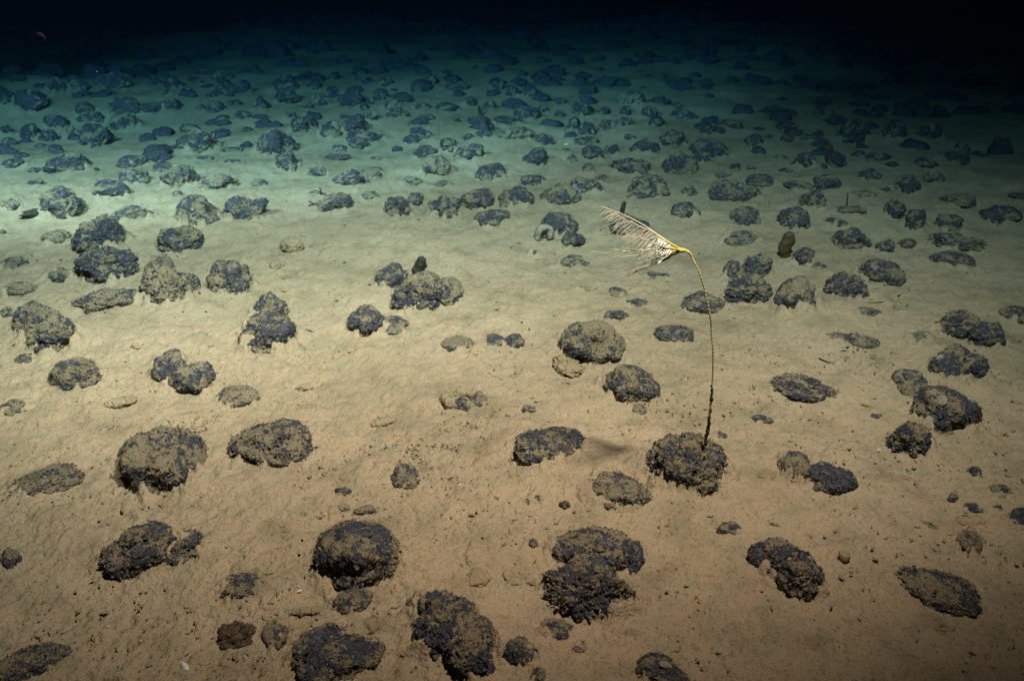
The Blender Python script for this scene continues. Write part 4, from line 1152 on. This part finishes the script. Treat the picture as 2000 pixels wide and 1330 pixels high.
# ------------------------------------------------------------------ the sea lily
def yellow():
    t = NT('sea_lily_yellow')
    c = t.ramp(t.noise(90, 3, .6), [(0.3, (0.36, 0.31, 0.055)), (0.7, (0.50, 0.45, 0.10))])
    return t.done(c, 0.6, None, 0.3)
def mat_attr2(name, attr, a, b):
    t = NT(name)
    c = t.mix(t.attr(attr), a, b)
    return t.done(c, 0.65, t.bump(t.noise(500, 3, .6), 0.001), 0.25)
M_YEL = yellow()
M_BEAD = mat_attr2('beaded_stalk', 'bead', (0.26, 0.235, 0.10), (0.56, 0.53, 0.22))
M_ROOT = mat_plain('rootlet', (0.18, 0.14, 0.06), (0.28, 0.23, 0.10), 120)
M_ENC = mat_plain('encrusting_growth', (0.022, 0.012, 0.012), (0.075, 0.045, 0.035), 160)
M_PINN = mat_plain('pinnule', (0.42, 0.46, 0.37), (0.60, 0.64, 0.55), 200, 0.5, 0.3, 0.0005)
M_ARM = mat_attr2('sea_lily_arm', 'along', (0.44, 0.40, 0.095), (0.40, 0.39, 0.27))
M_FINE = mat_plain('fine_pinnule', (0.30, 0.32, 0.225), (0.42, 0.44, 0.33), 200, 0.6, 0.2, 0.0005)
def sea_lily():
    par = SEA_LILY_NODULE
    dg = bpy.context.evaluated_depsgraph_get()
    inv = par.matrix_basis.inverted()
    d = Vector(ray(1374, 886)).normalized(); o = Vector((0, 0, CAM_H))
    ok, hit, nor, _ = par.ray_cast(inv @ o, (inv.to_3x3() @ d).normalized(), depsgraph=dg)
    foot = np.array(par.matrix_basis @ hit) if ok else on_ground(1374, 886)
    Y = foot[1]
    root = empty('sea_lily', foot)
    px = [(1374, 888), (1379, 860), (1388, 800), (1393, 735), (1394, 680), (1389, 630), (1380, 580), (1366, 533), (1352, 503), (1345, 493), (1338, 490)]
    P = spline([at_depth(a, b, Y) for a, b in px], 700)
    ts = np.linspace(0, 1, 700)
    P = P + np.stack([0.0022 * fbm(np.stack([ts * 9, 0 * ts + 2, 0 * ts], 1), 2), 0.004 * fbm(np.stack([ts * 6, 0 * ts + 8, 0 * ts], 1), 2), 0 * ts], 1) * np.sin(ts * math.pi)[:, None]
    s = np.concatenate([[0], np.cumsum(np.linalg.norm(np.diff(P, axis=0), axis=1))])
    pitch = 0.0072                                     # spacing of the beads
    w = 0.5 + 0.5 * np.cos(2 * math.pi * s / pitch)
    top = s / s[-1]
    r = 0.0017 + 0.0005 * w * smooth(0.40, 0.52, top) * smooth(0.97, 0.88, top) - 0.0004 * smooth(0.5, 0.8, top)
    r = r + 0.0012 * smooth(0.93, 1.0, top)
    cut = np.searchsorted(top, 0.44)
    V, F = tube(P[cut - 2:], r[cut - 2:], 10)
    bead = np.concatenate([np.repeat(np.where(top > 0.93, 1, w), 10).reshape(-1, 10)[cut - 2:].ravel(), [w[cut], 1]])
    add_mesh('upper_stalk', V - foot, F, M_BEAD, root, attrs={'bead': bead})
    V, F = tube(P[:cut], r[:cut] * 0.85, 10)
    low = add_mesh('lower_stalk', V - foot, F, M_BEAD, root, attrs={'bead': np.concatenate([np.repeat(w[:cut] * .5, 10), [0, 0]])})
    low['label'] = 'lower stalk overgrown with dark brown crust'
    rg = np.random.default_rng(5)
    D, IF = ico(2)
    k = cut
    gap_noise = vnoise(np.stack([s * 38, 0 * s, 0 * s + 3], 1))
    for i in range(18, cut, 3):
        if gap_noise[i] < -0.35 and rg.random() < 0.85: continue
        if top[i] < 0.05: continue
        sz = 0.0022 * rg.uniform(0.75, 1.45) * (0.8 + 0.25 * math.sin(top[i] * 9))
        B = D * (1 + 0.45 * fbm(D * 2 + i, 2))[:, None] * sz * np.array([1, 1, 1.35])
        add_mesh('crust_knob', B + P[i] + rg.normal(size=3) * 0.0009 - foot, IF, M_ENC, low)
    # rootlets that grip the nodule
    for a in np.linspace(0, 6.28, 7)[:-1]:
        dd = np.array([math.cos(a), math.sin(a), 0])
        Q = spline([P[6] , P[0] + dd * .006, P[0] + dd * .014 - np.array([0, 0, .006])], 8)
        V, F = tube(Q, np.linspace(.0019, .0009, 8), 6)
        add_mesh('rootlet', V - foot, F, M_ROOT, root)
    # cup
    C = P[-1]
    cup = spline([P[-8], C, at_depth(1331, 489.0, Y), at_depth(1325, 489.0, Y)], 24)
    V, F = tube(cup, np.interp(np.linspace(0, 1, 24), [0, .45, .8, 1], [.0028, .0038, .0046, .0036]), 12)
    add_mesh('calyx', V - foot, F, M_YEL, root)
    # arms: pixel line, offset in depth along it, drop of the pinnules, their length in pixels, count
    A = [([(1330, 488), (1304, 473), (1280, 457), (1244, 438), (1214, 426), (1188, 413)], 0.000, (-0.72, 0.40), 46, 32),
         ([(1330, 488), (1303, 475), (1277, 459), (1240, 441), (1208, 428), (1178, 418)], 0.040, (-0.80, 0.42), 40, 28),
         ([(1329, 489), (1302, 477), (1274, 464), (1238, 446), (1212, 436)], -0.045, (-0.72, 0.50), 36, 18),
         ([(1329, 490), (1298, 482), (1274, 478), (1244, 475), (1216, 473)], 0.030, (-0.78, 0.32), 27, 26),
         ([(1328, 490), (1286, 489), (1244, 493), (1194, 497)], -0.020, (-0.80, 0.30), 24, 24),
         ([(1328, 491), (1280, 496), (1232, 502), (1200, 509), (1160, 511)], 0.045, (-0.84, -0.16), 24, 22),
         ([(1328, 491), (1298, 501), (1262, 511), (1220, 526), (1183, 537)], -0.035, (-0.90, -0.06), 28, 20),
         ([(1328, 492), (1298, 506), (1262, 519), (1220, 535), (1196, 541)], 0.020, (-0.90, 0.10), 22, 16)]
    px2m = (Y * CP + (CAM_H - C[2]) * SP) / FPX
    for n, (line, dy, drop, plen, cnt) in enumerate(A):
        L = spline([at_depth(a, b, Y) for a, b in line], 90)
        t = np.linspace(0, 1, 90)
        L = L + 0.0032 * t[:, None] * np.stack([fbm(np.stack([t * 5, 0 * t + n * 3.3, 0 * t + k_], 1), 2) for k_ in (1, 5, 9)], 1)
        L[:, 1] += dy * np.sin(t * 1.8) 
        big = 0.95 if n < 3 else 0.78
        V, F = tube(L, big * np.interp(t, [0, .15, .5, 1], [.0022, .0019, .0011, .0006]), 7)
        al = np.concatenate([np.repeat(smooth(0.05, 0.45, t), 7), [0, 1]])
        arm = add_mesh('arm', V - foot, F, M_ARM, root, attrs={'along': al})
        rg2 = np.random.default_rng(60 + n)
        parts, white = [], []
        right = np.array([1, 0, 0.]); up = np.array([0, SP, CP])
        for q in range(cnt):
            f = 0.16 + 0.82 * (q + rg2.uniform(-.3, .3)) / cnt
            f = min(max(f, .05), .99)
            if n >= 3: f = 0.14 + (f - .14) * 0.62
            i = int(f * 89)
            sgn = 1 if (n < 3 or q % 2) else -1
            vx, vy = drop
            if n >= 3 and q % 2: vy = -vy * 1.1 - 0.1 if n != 5 else -vy
            ang = rg2.normal() * 0.10
            vx, vy = vx * math.cos(ang) - vy * math.sin(ang), vx * math.sin(ang) + vy * math.cos(ang)
            ln = plen * px2m * (0.55 + 0.6 * math.sin(math.pi * min(1, f * 1.05))) * rg2.uniform(.75, 1.1)
            dirv = right * vx - up * vy + np.array([0, rg2.normal() * .22 + (0.3 if dy > 0 else -0.3), 0])
            p0 = L[i]
            pts = np.array([p0, p0 + dirv * ln * .35, p0 + dirv * ln * .7 - up * ln * 0.02, p0 + dirv * ln + (rg2.normal(size=3) * 0.08 - up * .07) * ln])
            wide = smooth(0.46, 0.16, f)                # broad genital pinnules near the cup
            rr = np.array([.0004, .0004 + .0017 * wide, .00038 + .0010 * wide, .00025])
            if wide > .4: pts = p0 + (pts - p0) * 0.62
            (white if wide > .3 else parts).append(tube(pts, rr, 5))
        for nm, lst, m in (('pinnules', parts, M_FINE), ('broad_pinnules', white, M_PINN)):
            for v, f in lst:
                add_mesh('pinnule' if nm == 'pinnules' else 'broad_pinnule', v - foot, f, m, arm)
    tag(root, 'yellow stalked sea lily with a drooping feathery crown, rooted on a lumpy nodule', 'sea lily')
sea_lily()

# ------------------------------------------------------------------ drifting things in the water
def drifter(name, px, py, Y, r, mat, label, cat, group=None):
    p = at_depth(px, py, Y)
    D, F = ico(3)
    o = add_mesh(name, D * (1 + .25 * fbm(D * 2 + px, 2))[:, None] * r * np.array([1, .8, 1.1]), F, mat)
    o.location = [float(v) for v in p]
    tag(o, label, cat, group)
    return o
M_DRIFT = mat_plain('dark_drifter', (0.02, 0.012, 0.014), (0.04, 0.02, 0.022))
M_REDD = mat_plain('red_shrimp', (0.05, 0.008, 0.004), (0.08, 0.014, 0.006))
drifter('floating_particle', 584, 1084, 0.98, 0.0021, M_DRIFT, 'lower of two dark drifting dots left of the two-toned dome', 'particle', 'dark drifting dots')
drifter('floating_particle', 590, 1055, 1.0, 0.0018, M_DRIFT, 'upper of two dark drifting dots left of the two-toned dome', 'particle', 'dark drifting dots')
def shrimp():
    p = at_depth(82, 71, 5.0)
    root = empty('shrimp', p)
    Q = spline([[-.018, 0, .012], [-.005, 0, .010], [.010, 0, -.002], [.016, 0, -.018]], 14)
    V, F = tube(Q, np.interp(np.linspace(0, 1, 14), [0, .3, 1], [.006, .010, .003]), 8)
    add_mesh('body', V, F, M_REDD, root)
    V, F = tube(np.array([[-.018, 0, .012], [-.034, .004, .018], [-.05, .01, .014]]), [.0012, .001, .0006], 5)
    add_mesh('antenna', V, F, M_REDD, root)
    tag(root, 'tiny reddish shrimp drifting in the dark water, upper left', 'shrimp')
shrimp()

# ------------------------------------------------------------------ the water between: absorbs red first, scatters a little
def water():
    x0, x1, y0, y1, z0, z1 = -75, 75, -75, 75, -2.2, 2.9
    V = np.array([(x, y, z) for z in (z0, z1) for y in (y0, y1) for x in (x0, x1)], float)
    F = [(0, 2, 3, 1), (4, 5, 7, 6), (0, 1, 5, 4), (2, 6, 7, 3), (0, 4, 6, 2), (1, 3, 7, 5)]
    m = bpy.data.materials.new('sea_water'); m.use_nodes = True
    t = m.node_tree
    t.nodes.remove(t.nodes['Principled BSDF'])
    v = t.nodes.new('ShaderNodeVolumePrincipled')
    v.inputs['Density'].default_value = 0.50
    v.inputs['Color'].default_value = (0.0004, 0.0014, 0.0033, 1)
    v.inputs['Absorption Color'].default_value = (0.030, 0.342, 0.527, 1)
    v.inputs['Anisotropy'].default_value = 0.3
    t.links.new(v.outputs[0], t.nodes['Material Output'].inputs['Volume'])
    o = add_mesh('haze', V, F, m, smooth_shade=False)
    o['kind'] = 'stuff'
water()
